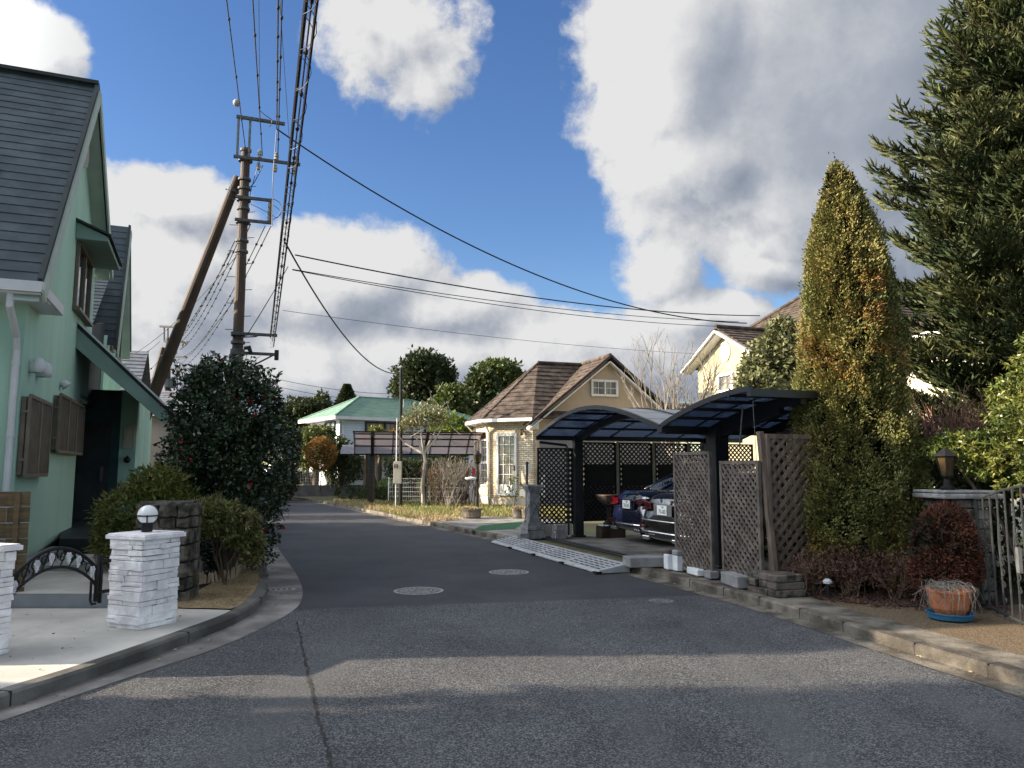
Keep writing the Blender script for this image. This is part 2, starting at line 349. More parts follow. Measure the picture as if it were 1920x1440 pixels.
M['bark']=mat('bark',(.10,.075,.055),.9,.4,7,.8,30,stretch=(1,1,.25)); M['palebark']=mat('pale_bark',(.42,.38,.33),.85,.3,6,.5,30,stretch=(1,1,.3))
M['twig']=mat('pale_twig',(.21,.19,.165),.85,.25,6); M['browntwig']=mat('brown_twig',(.13,.085,.06),.85,.35,4,island=.4)
M['terracotta']=mat('terracotta',(.40,.15,.07),.85,.25,6,.4,40); M['saucer']=mat('blue_plastic',(.03,.13,.24),.4,.1,5)
M['picket']=mat('picket_wood',(.66,.54,.38),.8,.3,9,.4,60,col2=(.38,.27,.17))
M['block']=mat('concrete_block',(.25,.25,.25),.9,.25,3,.4,40)
M['meshwhite']=mat('white_mesh_wire',(.60,.62,.60),.5,.1,5)
M['cream']=mat('cream_box',(.50,.46,.38),.5,.06,4)
M['greenmat']=mat('green_turf_mat',(.03,.105,.05),.9,.3,8,.5,90)
M['greyroof']=mat('grey_far_roof',(.19,.20,.22),.7,.2,3,.2,30); M['farwall']=mat('far_wall',(.34,.32,.29),.9,.1,1)
M['amber']=mat('amber_glass',(.05,.036,.016),.1,.3,9,spec=.8)
M['leaf_thuja']=leafmat('thuja_spray',(.095,.108,.028),(.205,.175,.05),.6,.45,1.1,.08)
M['leaf_thuja_brown']=leafmat('thuja_spray_brown',(.21,.12,.03),(.28,.145,.035),.6,.35,2,.15)
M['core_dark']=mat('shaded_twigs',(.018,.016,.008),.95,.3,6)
M['needle']=leafmat('spruce_needles',(.036,.060,.024),(.14,.148,.055),.6,.45,1.9,.12)
M['leaf_camellia']=leafmat('camellia_leaf',(.014,.034,.013),(.030,.056,.020),.30,.5,2,.10,.6)
M['petal']=mat('camellia_petal',(.30,.014,.035),.6,.25,9,island=.4)
M['leaf_olive']=leafmat('olive_leaf',(.095,.125,.028),(.19,.19,.045),.5,.45,2)
M['leaf_pale']=leafmat('pale_leaf',(.12,.14,.045),(.25,.22,.10),.5,.5,3)
M['leaf_pale2']=leafmat('grey_green_leaf',(.10,.115,.05),(.19,.19,.085),.5,.5,2)
M['leaf_dark']=leafmat('dark_leaf',(.024,.045,.012),(.06,.075,.018),.5,.5,.25)
M['leaf_mid']=leafmat('mid_leaf',(.05,.085,.018),(.12,.125,.03),.5,.5,.35)
M['leaf_bright']=leafmat('bright_leaf',(.10,.17,.025),(.22,.25,.05),.4,.5,1.5,.3)
M['leaf_citrus']=leafmat('glossy_leaf',(.07,.11,.022),(.22,.225,.055),.32,.5,2,.28,.6)
M['leaf_orange']=leafmat('orange_conifer',(.20,.10,.02),(.31,.16,.028),.6,.35,4,.15)
M['leaf_rust']=leafmat('rust_conifer',(.075,.026,.016),(.125,.045,.024),.8,.4,4,.1)
M['leaf_brownred']=leafmat('brown_red_leaf',(.06,.028,.023),(.11,.055,.037),.8,.5,5,.1)
M['leaf_far']=leafmat('far_leaf',(.022,.036,.014),(.045,.06,.018),.6,.5,.2)
M['grassblade']=leafmat('grass_blade',(.30,.25,.11),(.15,.20,.045),.7,.45,.45,.2)
M['straw']=leafmat('straw_blade',(.30,.235,.13),(.42,.34,.21),.8,.4,2,.15)

# ---------------------------------------------------------------- foliage helpers
def unit(a): return a/np.maximum(1e-9,np.linalg.norm(a,axis=1,keepdims=True))
def rsph(n): return unit(rng.normal(size=(n,3)))
def leaves(name,P,Dr,size,asp,mats,parent,fold=.15,mi=None,wide=.42,flat=None):
    """one leaf-shaped face per point; Dr = direction from stalk to tip"""
    P=np.asarray(P); n=len(P); Dr=unit(np.asarray(Dr)); size=np.broadcast_to(np.asarray(size,dtype=float),(n,))[:,None]
    side=unit(np.cross(Dr,flat if flat is not None else rsph(n))); nor=np.cross(side,Dr); asp=np.broadcast_to(np.asarray(asp,dtype=float),(n,))[:,None]
    a=P; t=P+Dr*size; mid=P+Dr*size*wide+nor*size*fold*.5
    l=mid+side*size*asp*.5; r=mid-side*size*asp*.5
    V=np.stack([a,l,t,r],axis=1).reshape(-1,3); Fc=np.arange(4*n).reshape(n,4)
    return npmesh(name,V,Fc,mats,parent,mi=mi)
def blobs_pts(blobs,n,shell=.16,lump=.12,seed=0):
    B=np.array(blobs,dtype=float); wt=(B[:,3]*B[:,4]+B[:,3]*B[:,5]+B[:,4]*B[:,5]); wt/=wt.sum()
    k=rng.choice(len(B),n,p=wt); d=rsph(n); ph=rng.random(6)*6
    l=1+lump*(np.sin(d[:,0]*7+ph[0]+k)*np.sin(d[:,1]*6+ph[1])+.6*np.sin(d[:,2]*11+ph[2]+2*k)*np.sin(d[:,0]*13+ph[3]))
    r=(1-np.abs(rng.normal(size=n))*shell)*l
    return B[k,:3]+d*B[k,3:6]*r[:,None], d
def crown(name,blobs,n,size,mats,parent,asp=.5,shell=.16,lump=.12,out=.8,up=.1,mi=None,drop=None):
    P,d=blobs_pts(blobs,n,shell,lump)
    # drop leaves in random holes so that gaps show
    if drop:
        h=P[rng.integers(0,len(P),drop[0])]; keep=np.ones(len(P),bool)
        for c in h: keep&=((P-c)**2).sum(1)>(drop[1]*rng.random())**2
        P=P[keep]; d=d[keep]
    n=len(P); Dr=d*out+rsph(n)*.9+np.array([0,0,up])
    return leaves(name,P,Dr,size*(.6+.8*rng.random(n)),asp,mats,parent)
def stems(mb,base,tips,r0,r1,mi=0,wob=.1):
    base=V3(base)
    for t in tips:
        t=V3(t); m=base.lerp(t,.5)+V3((random.uniform(-1,1),random.uniform(-1,1),random.uniform(-.3,.3)))*wob
        mb.tube([base,base.lerp(m,.5),m,m.lerp(t,.5),t],[r0,r0*.85,(r0+r1)/2,(r0+2*r1)/3,r1],6,mi)
def branchtree(mb,p,d,L,r,depth,spread=.5,nb=3,ratio=.72,rmin=.004,up=.15,n=5,shrink=.62):
    """recursive bare branches"""
    p=V3(p); d=V3(d).normalized(); pts=[p]; k=4; rs=[r]
    for i in range(k):
        d=(d+V3((random.gauss(0,1),random.gauss(0,1),random.gauss(0,1)))*.10+V3((0,0,up*.3))).normalized()
        pts.append(pts[-1]+d*L/k); rs.append(max(rmin,r*(1-.5*(i+1)/k)))
    mb.tube(pts,rs,n if r>.012 else 4,cap=False)
    if depth<=0: return
    for j in range(nb):
        q=pts[random.choice([2,3,4,4])] if j else pts[-1]
        e=(d+V3((random.gauss(0,1),random.gauss(0,1),random.gauss(0,.7)))*spread+V3((0,0,up))).normalized()
        branchtree(mb,q,e,L*ratio*random.uniform(.8,1.2),max(rmin,r*shrink),depth-1,spread,nb,ratio,rmin,up,n,shrink)
# ================================================================ ground
def spline(pts,sub=6):
    pts=[V3(p) for p in pts]; out=[]
    for i in range(len(pts)-1):
        p0=pts[max(0,i-1)];p1=pts[i];p2=pts[i+1];p3=pts[min(len(pts)-1,i+2)]
        for k in range(sub):
            t=k/sub; out.append(.5*((2*p1)+(p2-p0)*t+(2*p0-5*p1+4*p2-p3)*t*t+(3*p1-p0-3*p2+p3)*t**3))
    return out+[pts[-1]]
KL=spline([(x,y,0) for x,y in [(-4.25,-6),(-4.0,0),(-3.8,3),(-3.6,4.4),(-3.42,5.19),(-3.2,6.0),(-2.98,7.2),(-2.86,8.3),(-3.05,9.6),(-3.6,11.4),(-4.75,14.56),(-6.85,20.19),(-8.5,24.4),(-11.4,31),(-15.4,38),(-22,44.5)]])
AL=spline([(x,y,0) for x,y in [(-3.95,-6),(-3.7,0),(-3.5,3),(-3.38,4.4),(-3.25,5.08),(-2.95,6.1),(-2.64,7.1),(-2.49,8.5),(-2.6,9.6),(-3.14,11.4),(-4.33,14.56),(-6.48,20.19),(-8.14,24.4),(-11.0,31),(-15,38),(-21.6,44)]])
AR=spline([(x,y,0) for x,y in [(5.0,-6),(4.3,0),(3.85,4),(3.59,5.53),(3.22,6.95),(2.72,9.03),(1.89,11.4),(.27,15.73),(-2.39,21.48),(-4.87,26.93),(-8.92,35.58),(-11.93,41.27),(-15.5,46),(-21,50)]])
KR=spline([(x,y,0) for x,y in [(5.2,-6),(4.5,0),(4.05,4),(3.78,5.58),(3.4,7.03),(2.9,9.12),(2.07,11.5),(.45,15.83),(-2.2,21.6),(-4.7,27.05),(-8.75,35.7),(-11.8,41.4),(-15.4,46.2),(-21,50.3)]])
Z=lambda p,z: V3((p.x,p.y,z))
def offs(path,d):
    out=[]
    for i,p in enumerate(path):
        t=(path[min(i+1,len(path)-1)]-path[max(i-1,0)]).normalized(); out.append(p+V3((t.y,-t.x,0))*d)
    return out
def strip(mb,a,b,za,zb,mi=0):
    n=len(a); mb.add([Z(p,za) for p in a]+[Z(p,zb) for p in b],[(i,i+1,n+i+1,n+i) for i in range(n-1)],mi)
g=MB(); g.poly([(-900,-300,-.03),(900,-300,-.03),(900,1500,-.03),(-900,1500,-.03)]); struct(g.build('ground',M['earth']))
# two surfaces of tarmac, older coarse one near the camera, smoother resurfaced one beyond
def roadpoly(name,f,mt):
    L=[p for p in AL if f(p)]; Rr=[p for p in AR if f(p)]
    return L,Rr
ysplit=lambda x: 9.0-(x+2.5)*(-.18)
m=MB(); cutL=(-2.5,8.95,0); cutR=(2.45,9.9,0)
L=[p for p in AL if p.y<8.9]+[V3(cutL)]; Rr=[p for p in AR if p.y<9.85]+[V3(cutR)]
m.poly([Z(p,0) for p in L]+[Z(p,0) for p in reversed(Rr)]); struct(m.build('road',M['asphalt']))
m=MB(); L=[V3(cutL)]+[p for p in AL if p.y>8.99]; Rr=[V3(cutR)]+[p for p in AR if p.y>9.95]
m.poly([Z(p,0) for p in L]+[Z(p,0) for p in reversed(Rr)]); struct(m.build('road_resurfaced',M['asphalt_new']))
def kerb(name,K,side,h,wd,mt,ch=.02):
    m=MB(); o=offs(K,side*wd); c=offs(K,side*ch)
    strip(m,K,K,-.02,h-ch); strip(m,K,c,h-ch,h); strip(m,c,o,h,h); strip(m,o,o,h,-.02)
    # joints between kerbstones
    acc=0; j=MB()
    for i in range(1,len(K)):
        acc+=(K[i]-K[i-1]).length
        if acc>(1.9 if side<0 else .62) and K[i].y<30:
            acc=0; t=(K[i]-K[i-1]).normalized(); nrm=V3((t.y,-t.x,0))*side
            j.beam(Z(K[i],h*.5)-nrm*.002,Z(K[i],h*.5)+nrm*(wd*.9),.012,h+.004)
    o=m.build(name,mt); struct(o); jj=j.build('joints',M['mortar'],o); return o
kerb('kerb_left',KL,-1,.11,.13,M['concrete_dark']); kerb('kerb_right',KR,1,.11,.14,M['kerbstone'])
m=MB(); strip(m,KL,AL,.012,.004); struct(m.build('gutter_left',M['concrete']))
m=MB(); strip(m,AR,KR,.004,.01); struct(m.build('gutter_right',M['kerbstone']))
def sheet(name,pts,z,mt,th=0.0):
    m=MB()
    if th: m.prism([Z(V3(p).to_3d() if len(p)==2 else V3(p),z-th) for p in pts],(0,0,th))
    else: m.poly([Z(V3((p[0],p[1],0)),z) for p in pts])
    return struct(m.build(name,mt))
KLi=offs(KL,-.13); KRi=offs(KR,.14)
sheet('garden_ground',[tuple(p) for p in KLi]+[(-60,44,0),(-60,-6,0)],.08,M['soil'])
sheet('verge_ground',[tuple(p) for p in KRi]+[(-21,60,0),(60,60,0),(60,-6,0)],.08,M['earth'])
# entrance slab on the left, walkway steps, porch floor
sl_=[tuple(p) for p in KLi if p.y<8.3]+[(-3.05,8.33,0),(-3.75,8.42,0),(-16,8.42,0),(-16,-6,0)]
sheet('entrance_slab',sl_,.104,M['slab'])
m=MB(); m.prism([(-5.55,8.44,.085),(-4.0,8.44,.085),(-4.3,10.3,.085),(-6.35,10.3,.085)],(0,0,.165)); struct(m.build('walkway_step',M['step_grey']))
sheet('walkway',[(-5.53,8.46),(-4.02,8.46),(-4.3,10.28),(-6.33,10.28)],.254,M['slab'])
m=MB(); m.prism([(-6.35,10.42,.085),(-4.3,10.42,.085),(-4.6,11.8,.085),(-6.9,11.8,.085)],(0,0,.23)); struct(m.build('walkway_upper',M['slab']))
m=MB(); m.prism([(-6.95,11.82,.085),(-4.9,11.82,.085),(-5.9,17.2,.085),(-9.7,16.6,.085)],(0,0,.455)); struct(m.build('porch_floor',M['slate_dark']))
m=MB(); m.prism([(-5.75,8.3,.09),(-5.56,8.3,.09),(-6.75,11.6,.09),(-6.95,11.6,.09)],(0,0,.36)); tag(m.build('garden_wall',M['step_grey'],bevel=.02),'low grey rendered edging wall along the left of the walkway','low wall')
bed=[tuple(p) for p in KLi if 8.45<p.y<15.5]
sheet('dry_grass_bed',[(-3.02,8.36,0)]+bed+[(-6.2,15.5,0),(-4.6,12,0),(-4.0,10.5,0),(-3.72,8.44,0)],.112,M['drygrass'])
# right pavement of gravel with a stone edge, planting soil
sheet('pavement',[tuple(p) for p in KRi if p.y<12.6]+[(4,14,0),(14,13,0),(14,-6,0)],.092,M['gravel'])
e1=[p for p in KRi if 3<p.y<12]; e2=offs(e1,.42)
m=MB(); strip(m,e1,e2,.097,.097); struct(m.build('pavement_edge',M['kerbstone']))
sheet('planting_soil',[(3.55,9.05),(4.2,8.55),(5.3,8.6),(9.5,10),(9.5,13.5),(4.4,11.8),(3.7,10.6)],.101,M['soil'])
# carport frame: s runs along the kerb towards the camera, t runs into the plot
RO=V3((.55,16.9,0)); RE=V3((.335,-.942,0)); RB=V3((.942,.335,0)); RANG=math.atan2(RB.y,RB.x)
def RF(s,t,z=0.0): return RO+RE*s+RB*t+V3((0,0,z))
sheet('carport_floor',[RF(-.3,.1),RF(7.0,.1),RF(7.0,7),RF(-.3,7)],.110,M['concrete_dark'])
sheet('driveway_apron',[(-3.0,23.4),(-1.7,20.9),(.35,16.7),(1.6,17.1),(1.2,24.0),(-2.4,25.6)],.096,M['concrete'])
o=sheet('green_mat',[G(905,985,.1)[:],G(985,977,.1)[:],G(965,992,.1)[:],G(880,996,.1)[:]],.103,M['greenmat'])
# seam in the tarmac
pts=[G(556,1165),G(566,1210),G(578,1265),G(588,1310),G(598,1350),G(607,1385),G(622,1440),G(640,1540)]
m=MB()
P_=spline([tuple(p) for p in pts],14); a=[];b=[]
for p in P_:
    q=.006+.012*random.random(); d=V3((random.gauss(0,.006),0,0)); a.append(p+d-V3((q,0,0))); b.append(p+d+V3((q,0,0)))
strip(m,a,b,.003,.003); struct(m.build('tarmac_seam',M['mortar']))
# straw and moss along the edges, leaf litter
def blades(name,pts,h,mats,asp=.12,lean=.5,parent=None):
    P=np.array([[p[0],p[1],p[2]] for p in pts]); n=len(P)
    Dr=np.stack([rng.normal(size=n)*lean,rng.normal(size=n)*lean,np.ones(n)],1)
    return leaves(name,P,Dr,h*(.5+rng.random(n)),asp,mats,parent,fold=.3)
def inpoly(pts,n,z):
    xs=[p[0] for p in pts]; ys=[p[1] for p in pts]; out=[]
    while len(out)<n:
        x=random.uniform(min(xs),max(xs)); y=random.uniform(min(ys),max(ys)); c=False; j=len(pts)-1
        for i in range(len(pts)):
            if (pts[i][1]>y)!=(pts[j][1]>y) and x<(pts[j][0]-pts[i][0])*(y-pts[i][1])/(pts[j][1]-pts[i][1])+pts[i][0]: c=not c
            j=i
        if c: out.append((x,y,z))
    return out
lawn=[(-3.2,23.6),(-1.3,24.6),(1.6,23.6),(3.2,25.5),(2.6,31),(-1.5,33.5),(-8.5,36.0),(-7.4,33.2),(-5.2,28.5)]
o=blades('grass',inpoly(lawn,26000,.08),.16,M['grassblade'],.12,.6); o['kind']='stuff'
verge=[(-2.3,22.0),(-1.5,22.8),(-3.6,27.5),(-6.8,33.8),(-8.0,34.2),(-4.6,27.2)]
o=blades('dry_straw',inpoly(verge,9000,.08),.15,M['straw'],.08,.9); o['kind']='stuff'
o=blades('bed_grass',inpoly([(-3.02,8.4),(-3.3,10.2),(-4.2,13),(-4.9,13),(-3.95,10.3),(-3.7,8.45)],7000,.112),.03,M['straw'],.14,1.2); o['kind']='stuff'
pts=inpoly([(3.5,8.9),(4.2,8.3),(5.4,8.3),(5.6,9.2),(4.4,9.9),(3.6,9.7)],1500,.108)
n=len(pts); o=leaves('fallen_leaves',np.array(pts),np.stack([rng.normal(size=n),rng.normal(size=n),.3*rng.random(n)],1),.03+.02*rng.random(n),.5,M['leaf_brownred'],None); o['kind']='stuff'
# manholes and drain
def manhole(c,r,label,mt,grp='manhole covers in the tarmac'):
    t=thing('manhole_cover',c,label,'manhole cover',grp); c=V3(c)
    m=MB(); n=40
    for r0,r1,z in((r*.88,r,.004),):
        vs=[c+V3((q*math.cos(2*math.pi*j/n),q*math.sin(2*math.pi*j/n),z)) for q in(r0,r1) for j in range(n)]
        m.add(vs,[(j,(j+1)%n,n+(j+1)%n,n+j) for j in range(n)])
    m.build('frame_ring',mt,t)
    m=MB(); m.poly([c+V3((r*.87*math.cos(2*math.pi*j/n),r*.87*math.sin(2*math.pi*j/n),.003)) for j in range(n)]); 
    m.build('lid',M['lid'],t)
    m=MB()
    for k in range(16):
        a=k*math.pi/8
        for q in(.3,.5,.7):
            p=c+V3((math.cos(a+q)*r*q,math.sin(a+q)*r*q,.005)); m.box(p,(.085*r/.32*q,.022,.006),a+q+math.pi/2)
    m.build('relief',mt,t)
M['lid']=mat('cast_lid',(.17,.17,.165),.7,.5,25,.6,60); M['worn_iron']=mat('worn_iron',(.30,.30,.29),.6,.4,20)
manhole(G(785,1108),.33,'pale ringed manhole cover in the middle of the road, nearer one',M['worn_iron'])
manhole(G(954,1073),.315,'pale ringed manhole cover before the carport ramp, farther one',M['worn_iron'])
manhole(G(1240,1127),.155,'small faint round cover in the tarmac before the lattice gates',M['lid'])
d=G(524,1107,.0); t=thing('drain_grate',d,'small pale grate with dark slots in the left gutter','drain grate')
m=MB(); ang=math.atan2(.25,1); m.box(d+V3((0,0,.010)),(.40,.11,.008),ang); m.build('grate',M['ramp'],t)
m=MB()
for k in range(5):
    for q in(-.024,.024): m.box(d+Matrix.Rotation(ang,3,'Z')@V3((-.15+k*.07,q,0))+V3((0,0,.013)),(.045,.032,.004),ang)
m.build('slots',M['rubber'],t)

pts=[]
for K_,sd,z0 in((KL,1,.012),(KR,-1,.010)):
    for p,q in zip(K_,offs(K_,.16*sd)):
        if 4<p.y<24:
            for _ in range(3 if random.random()<.5 else 1):
                u=random.random(); c=p.lerp(q,u*u); pts.append((c.x+random.gauss(0,.05),c.y+random.gauss(0,.12),z0+.006))
for _ in range(45): pts.append((random.uniform(-5.6,-3.2),random.uniform(4.5,8.2),.111))
pts=[p for p in pts if not(-3.4<p[0]<-2.9 and p[2]>.1 and p[1]<6)]
n=len(pts); o=leaves('scattered_leaves',np.array(pts),np.stack([rng.normal(size=n),rng.normal(size=n),.15*rng.random(n)],1),.022+.03*rng.random(n),.4,M['straw'],None); o['kind']='stuff'
# ================================================================ mint green house (left)
HC=V3((-6.2,9.5,0)); Hd=V3((-.38,.924,0)); Hn=V3((.924,.38,0))
def H(t,n=0.0,z=0.0): return HC+Hd*t+Hn*n+V3((0,0,z))
def shingles(mb,a0,a1,b0,b1,course,th=.02,lap=.03,mi=0):
    """lapped courses between the eave a0-a1 and the ridge b0-b1"""
    a0,a1,b0,b1=map(V3,(a0,a1,b0,b1)); L=max((b0-a0).length,(b1-a1).length); n=max(1,int(round(L/course)))
    nrm=(a1-a0).cross(b0-a0)
    if nrm.length<1e-6: nrm=(b1-b0).cross(b0-a0)
    nrm.normalize()
    if nrm.z<0: nrm=-nrm
    for k in range(n):
        u=k/n; v=min(1,(k+1)/n+lap/L)
        p,q,r,s=a0.lerp(b0,u),a1.lerp(b1,u),a1.lerp(b1,v),a0.lerp(b0,v)
        p2,q2,r2,s2=p+nrm*th,q+nrm*th,r+nrm*.004,s+nrm*.004
        mb.add([p,q,r,s,p2,q2,r2,s2],[(4,5,6,7),(0,1,5,4),(0,4,7,3),(1,2,6,5)],mi)
house=thing('green_house',H(3,-3,.08),'mint green gabled house with steep dark slate roof on the left','house')
gz=.08; EZ=3.84+.63*.89
prof=[(0,gz),(5.05,gz),(5.05,2.9),(6.1,2.9),(6.1,5.75),(2.95,7.98),(0,4.5)]
m=MB(); m.prism([H(t,0,z) for t,z in prof],-Hn*.18)
m.prism([H(0.002,-.18,gz),H(0.002,-9,gz),H(0.002,-9,4.2),H(0.002,-.18,4.2)],Hd*.18)
m.prism([H(5.05,-.18,.5),H(5.05,-1.6,.5),H(5.05,-1.6,2.9),H(5.05,-.18,2.9)],-Hd*.15)   # side of the porch recess
m.prism([H(7.2,.84,.4),H(7.2,.52,.4),H(7.2,.52,3.3),H(7.2,.84,3.3)],Hd*.2)            # return wall beside the door
m.prism([H(7.4,.84,gz),H(12.6,.84,gz),H(12.6,.84,3.2),H(7.4,.84,3.2)],-Hn*.2)
wing=[(8.5,2.9),(12.6,2.9),(12.6,4.7),(10.3,7.75),(8.9,4.8),(8.5,4.4)]
m.prism([H(t,0.0,z) for t,z in wing],-Hn*.2)
m.build('wall',M['mint'],house)
m=MB(); m.prism([H(7.2,.52,.4),H(7.2,-1.6,.4),H(7.2,-1.6,3.3),H(7.2,.52,3.3)],Hd*.12); m.prism([H(5.05,-1.6,.5),H(7.2,-1.6,.5),H(7.2,-1.6,3.3),H(5.05,-1.6,3.3)],-Hn*.1)
m.prism([H(5.05,-1.6,2.95),H(7.3,-1.6,2.95),H(7.3,0,2.95),H(5.05,0,2.95)],(0,0,.08))
m.build('porch_recess',M['teal_door'],house)
m=MB(); m.prism([H(7.15,-.7,.55),H(7.15,.35,.55),H(7.15,.35,2.6),H(7.15,-.7,2.6)],Hd*.05); dr=m.build('door',M['slate_dark'],house)
m=MB(); m.box(H(7.11,.22,1.5),(.05,.06,.3),math.atan2(Hn.y,Hn.x)); m.build('handle',M['steel'],dr)
# main roof
ov=.245; ez=3.84; rz=8.10
m=MB(); shingles(m,H(-.63,ov,ez),H(-.63,-9.5,ez),H(2.95,ov,rz),H(2.95,-9.5,rz),.205,.016)
shingles(m,H(6.3,-9.5,5.72),H(6.3,ov,5.72),H(2.95,-9.5,rz),H(2.95,ov,rz),.205,.016)
shingles(m,H(8.75,.2,4.5),H(8.75,-3,4.5),H(10.3,.2,7.85),H(10.3,-3,7.85),.205,.018)
shingles(m,H(6.12,-.05,4.3),H(6.12,-3,4.3),H(9.2,-.05,6.3),H(9.2,-3,6.3),.205,.018)
rf=m.build('roof',M['slate'],house)
for (p,q) in((H(-.63,ov,ez),H(2.95,ov,rz)),(H(6.3,ov,5.72),H(2.95,ov,rz)),(H(8.7,.2,4.4),H(10.3,.2,7.85)),(H(12.5,.2,4.9),H(10.3,.2,7.85))):
    m=MB(); m.beam(p+V3((0,0,.02)),q+V3((0,0,.02)),.12,.05,Hn); m.build('verge_trim',M['trim_dark'],house)
m=MB(); m.beam(H(2.95,ov+.02,rz+.05),H(2.95,-9.5,rz+.05),.20,.06); m.build('ridge_cap',M['trim_dark'],house)
for (p,q) in((H(-.63,ov,ez),H(2.95,ov,rz)),(H(6.3,ov,5.72),H(2.95,ov,rz)),(H(8.7,.2,4.4),H(10.3,.2,7.85))):
    m=MB(); m.beam(p+Hn*.045-V3((0,0,.15)),q+Hn*.045-V3((0,0,.15)),.19,.03,Hn); m.build('bargeboard',M['mint_pale'],house)
for (p,q) in((H(-.63,ov,ez),H(2.95,ov,rz)),(H(6.3,ov,5.72),H(2.95,ov,rz)),(H(12.5,.2,4.9),H(10.3,.2,7.85))):
    m=MB(); a=[p-V3((0,0,.22)),q-V3((0,0,.22)),q-Hn*.30-V3((0,0,.22)),p-Hn*.30-V3((0,0,.22))]; m.prism(a,(0,0,.03)); m.build('soffit',M['mint_pale'],house)
m=MB(); m.beam(H(-.60,ov,ez-.06)+V3((0,0,-.02)),H(-.60,-9.5,ez-.08),.10,.09); m.prism([H(-.66,ov+.02,ez-.14),H(0,ov+.02,ez-.14),H(0,-9,ez-.14),H(-.66,-9,ez-.14)],(0,0,.03))
m.beam(H(-.69,ov+.03,ez-.05),H(-.69,-9.5,ez-.05),.03,.13); m.beam(H(-.69,ov+.03,ez-.05),H(.82,ov+.03,ez-.05),.03,.13); m.prism([H(-.66,ov+.02,ez-.12),H(.82,ov+.02,ez-.12),H(.82,0,ez-.12),H(-.66,0,ez-.12)],(0,0,.14))
m.build('eave_gutter',M['grey_pipe'],house)
m=MB(); m.tube([H(-.6,-.06,ez-.1),H(-.6,-.06,ez-.28),H(-.14,-.06,ez-.58),H(-.07,-.06,ez-.75),H(-.07,-.06,.2)],.042,10)
for z in(2.9,2.0,1.1): m.tube([H(-.07,-.06,z),H(-.07,-.06,z+.05)],.05,10)
m.build('downpipe',M['grey_pipe'],house,smooth=False)
for (t,n,z) in((.95,-.78,0),(.8,-1.9,0)):
    zz=ez+.03+(t+.63)*(rz-ez)/3.58; mm=MB(); mm.box(H(t,n,zz+.02),(.22,.16,.10),math.atan2(Hn.y,Hn.x)); mm.build('snow_guard',M['iron'],rf)
# louvre vent high on the gable
def louvre(mb,c,ax,nr,r,n=8,mi=0):
    c=V3(c); pts=[c+ax*math.cos(R(22.5+45*i))*r*.8+V3((0,0,1))*math.sin(R(22.5+45*i))*r for i in range(8)]
    mb.prism([p-nr*.02 for p in pts],nr*.04,mi)
    for k in range(n):
        z=-r*.75+1.5*r*k/(n-1); hw=r*.66*(1 if abs(z)<.4*r else .72); mb.beam(c+ax*hw+V3((0,0,z))+nr*.035,c-ax*hw+V3((0,0,z))+nr*.035,.03,.05,nr+V3((0,0,.8)),mi)
m=MB(); louvre(m,H(3.55,.02,7.15),Hd,Hn,.28,9); m.build('gable_vent',M['grey_pipe'],house)
# windows in the gable wall (plane n=0)
def hwindow(t0,t1,z0,z1,parts=2,proud=.05,n0=0.0):
    fr=MB(); w_=.05
    for a,b in(((t0,z0),(t1,z0)),((t0,z1),(t1,z1))): fr.beam(H(a[0],n0+.03,a[1]),H(b[0],n0+.03,b[1]),.09,w_)
    for k in range(parts+1):
        t=t0+(t1-t0)*k/parts; fr.beam(H(t,n0+.034,z0-.02),H(t,n0+.034,z1+.02),w_,.09,Hd)
    f=fr.build('window',M['bronze'],house)
    p=MB(); p.prism([H(t0,n0+.012,z0),H(t1,n0+.012,z0),H(t1,n0+.012,z1),H(t0,n0+.012,z1)],Hn*.006); p.build('pane',M['darkglass'],f)
    return f
def grille(t0,t1,z0,z1,f,panels=1):
    m=MB()
    for k in range(panels):
        a=t0+(t1-t0)*k/panels+.02; b=t0+(t1-t0)*(k+1)/panels-.02
        for (p,q) in(((a,z0),(a,z1)),((b,z0),(b,z1)),((a,z0),(b,z0)),((a,z1),(b,z1))): m.beam(H(p[0],.10,p[1]),H(q[0],.10,q[1]),.05,.035,Hn)
        n=int((b-a)/.045)
        for i in range(1,n): m.beam(H(a+(b-a)*i/n,.095,z0),H(a+(b-a)*i/n,.095,z1),.016,.016,Hn)
    for t in(t0,t1):
        for z in(z0+.2,z1-.2): m.beam(H(t,.02,z),H(t,.10,z),.03,.03)
    m.build('security_grille',M['bronze'],f)
f=hwindow(.12,1.5,1.55,2.50,1); grille(.05,1.6,1.52,2.53,f,2)
f=hwindow(2.4,4.85,1.92,2.72,3); grille(2.28,4.95,1.88,2.75,f,3)
f=hwindow(3.55,5.2,4.38,5.50,2)
m=MB(); m.beam(H(3.5,.04,4.35),H(5.25,.04,4.35),.16,.05); m.build('sill',M['bronze'],f)
# hood over the upper window
m=MB(); hz=5.53; m.prism([H(3.35,0,hz+.30),H(3.35,0,hz),H(3.35,.50,hz),H(3.35,.50,hz+.08)],Hd*2.1); m.build('window_hood',M['mint_trim'],house,bevel=.01)
m=MB(); m.prism([H(3.29,0,hz+.305),H(3.29,.55,hz+.085),H(3.29,.55,hz+.115),H(3.29,0,hz+.35)],Hd*2.22); m.build('hood_roof',M['slate_dark'],house)
hwindow(9.4,9.9,4.5,5.7,1); hwindow(10.8,11.5,4.5,5.7,1)
m=MB(); louvre(m,H(10.2,.02,6.7),Hd,Hn,.28,8); m.build('gable_vent',M['grey_pipe'],house)
m=MB(); m.prism([H(6.1,-.05,2.9),H(8.6,-.05,2.9),H(8.6,-.05,5.0),H(6.1,-.05,4.5)],-Hn*.1); m.build('shingled_wall',M['slate_dark'],house)
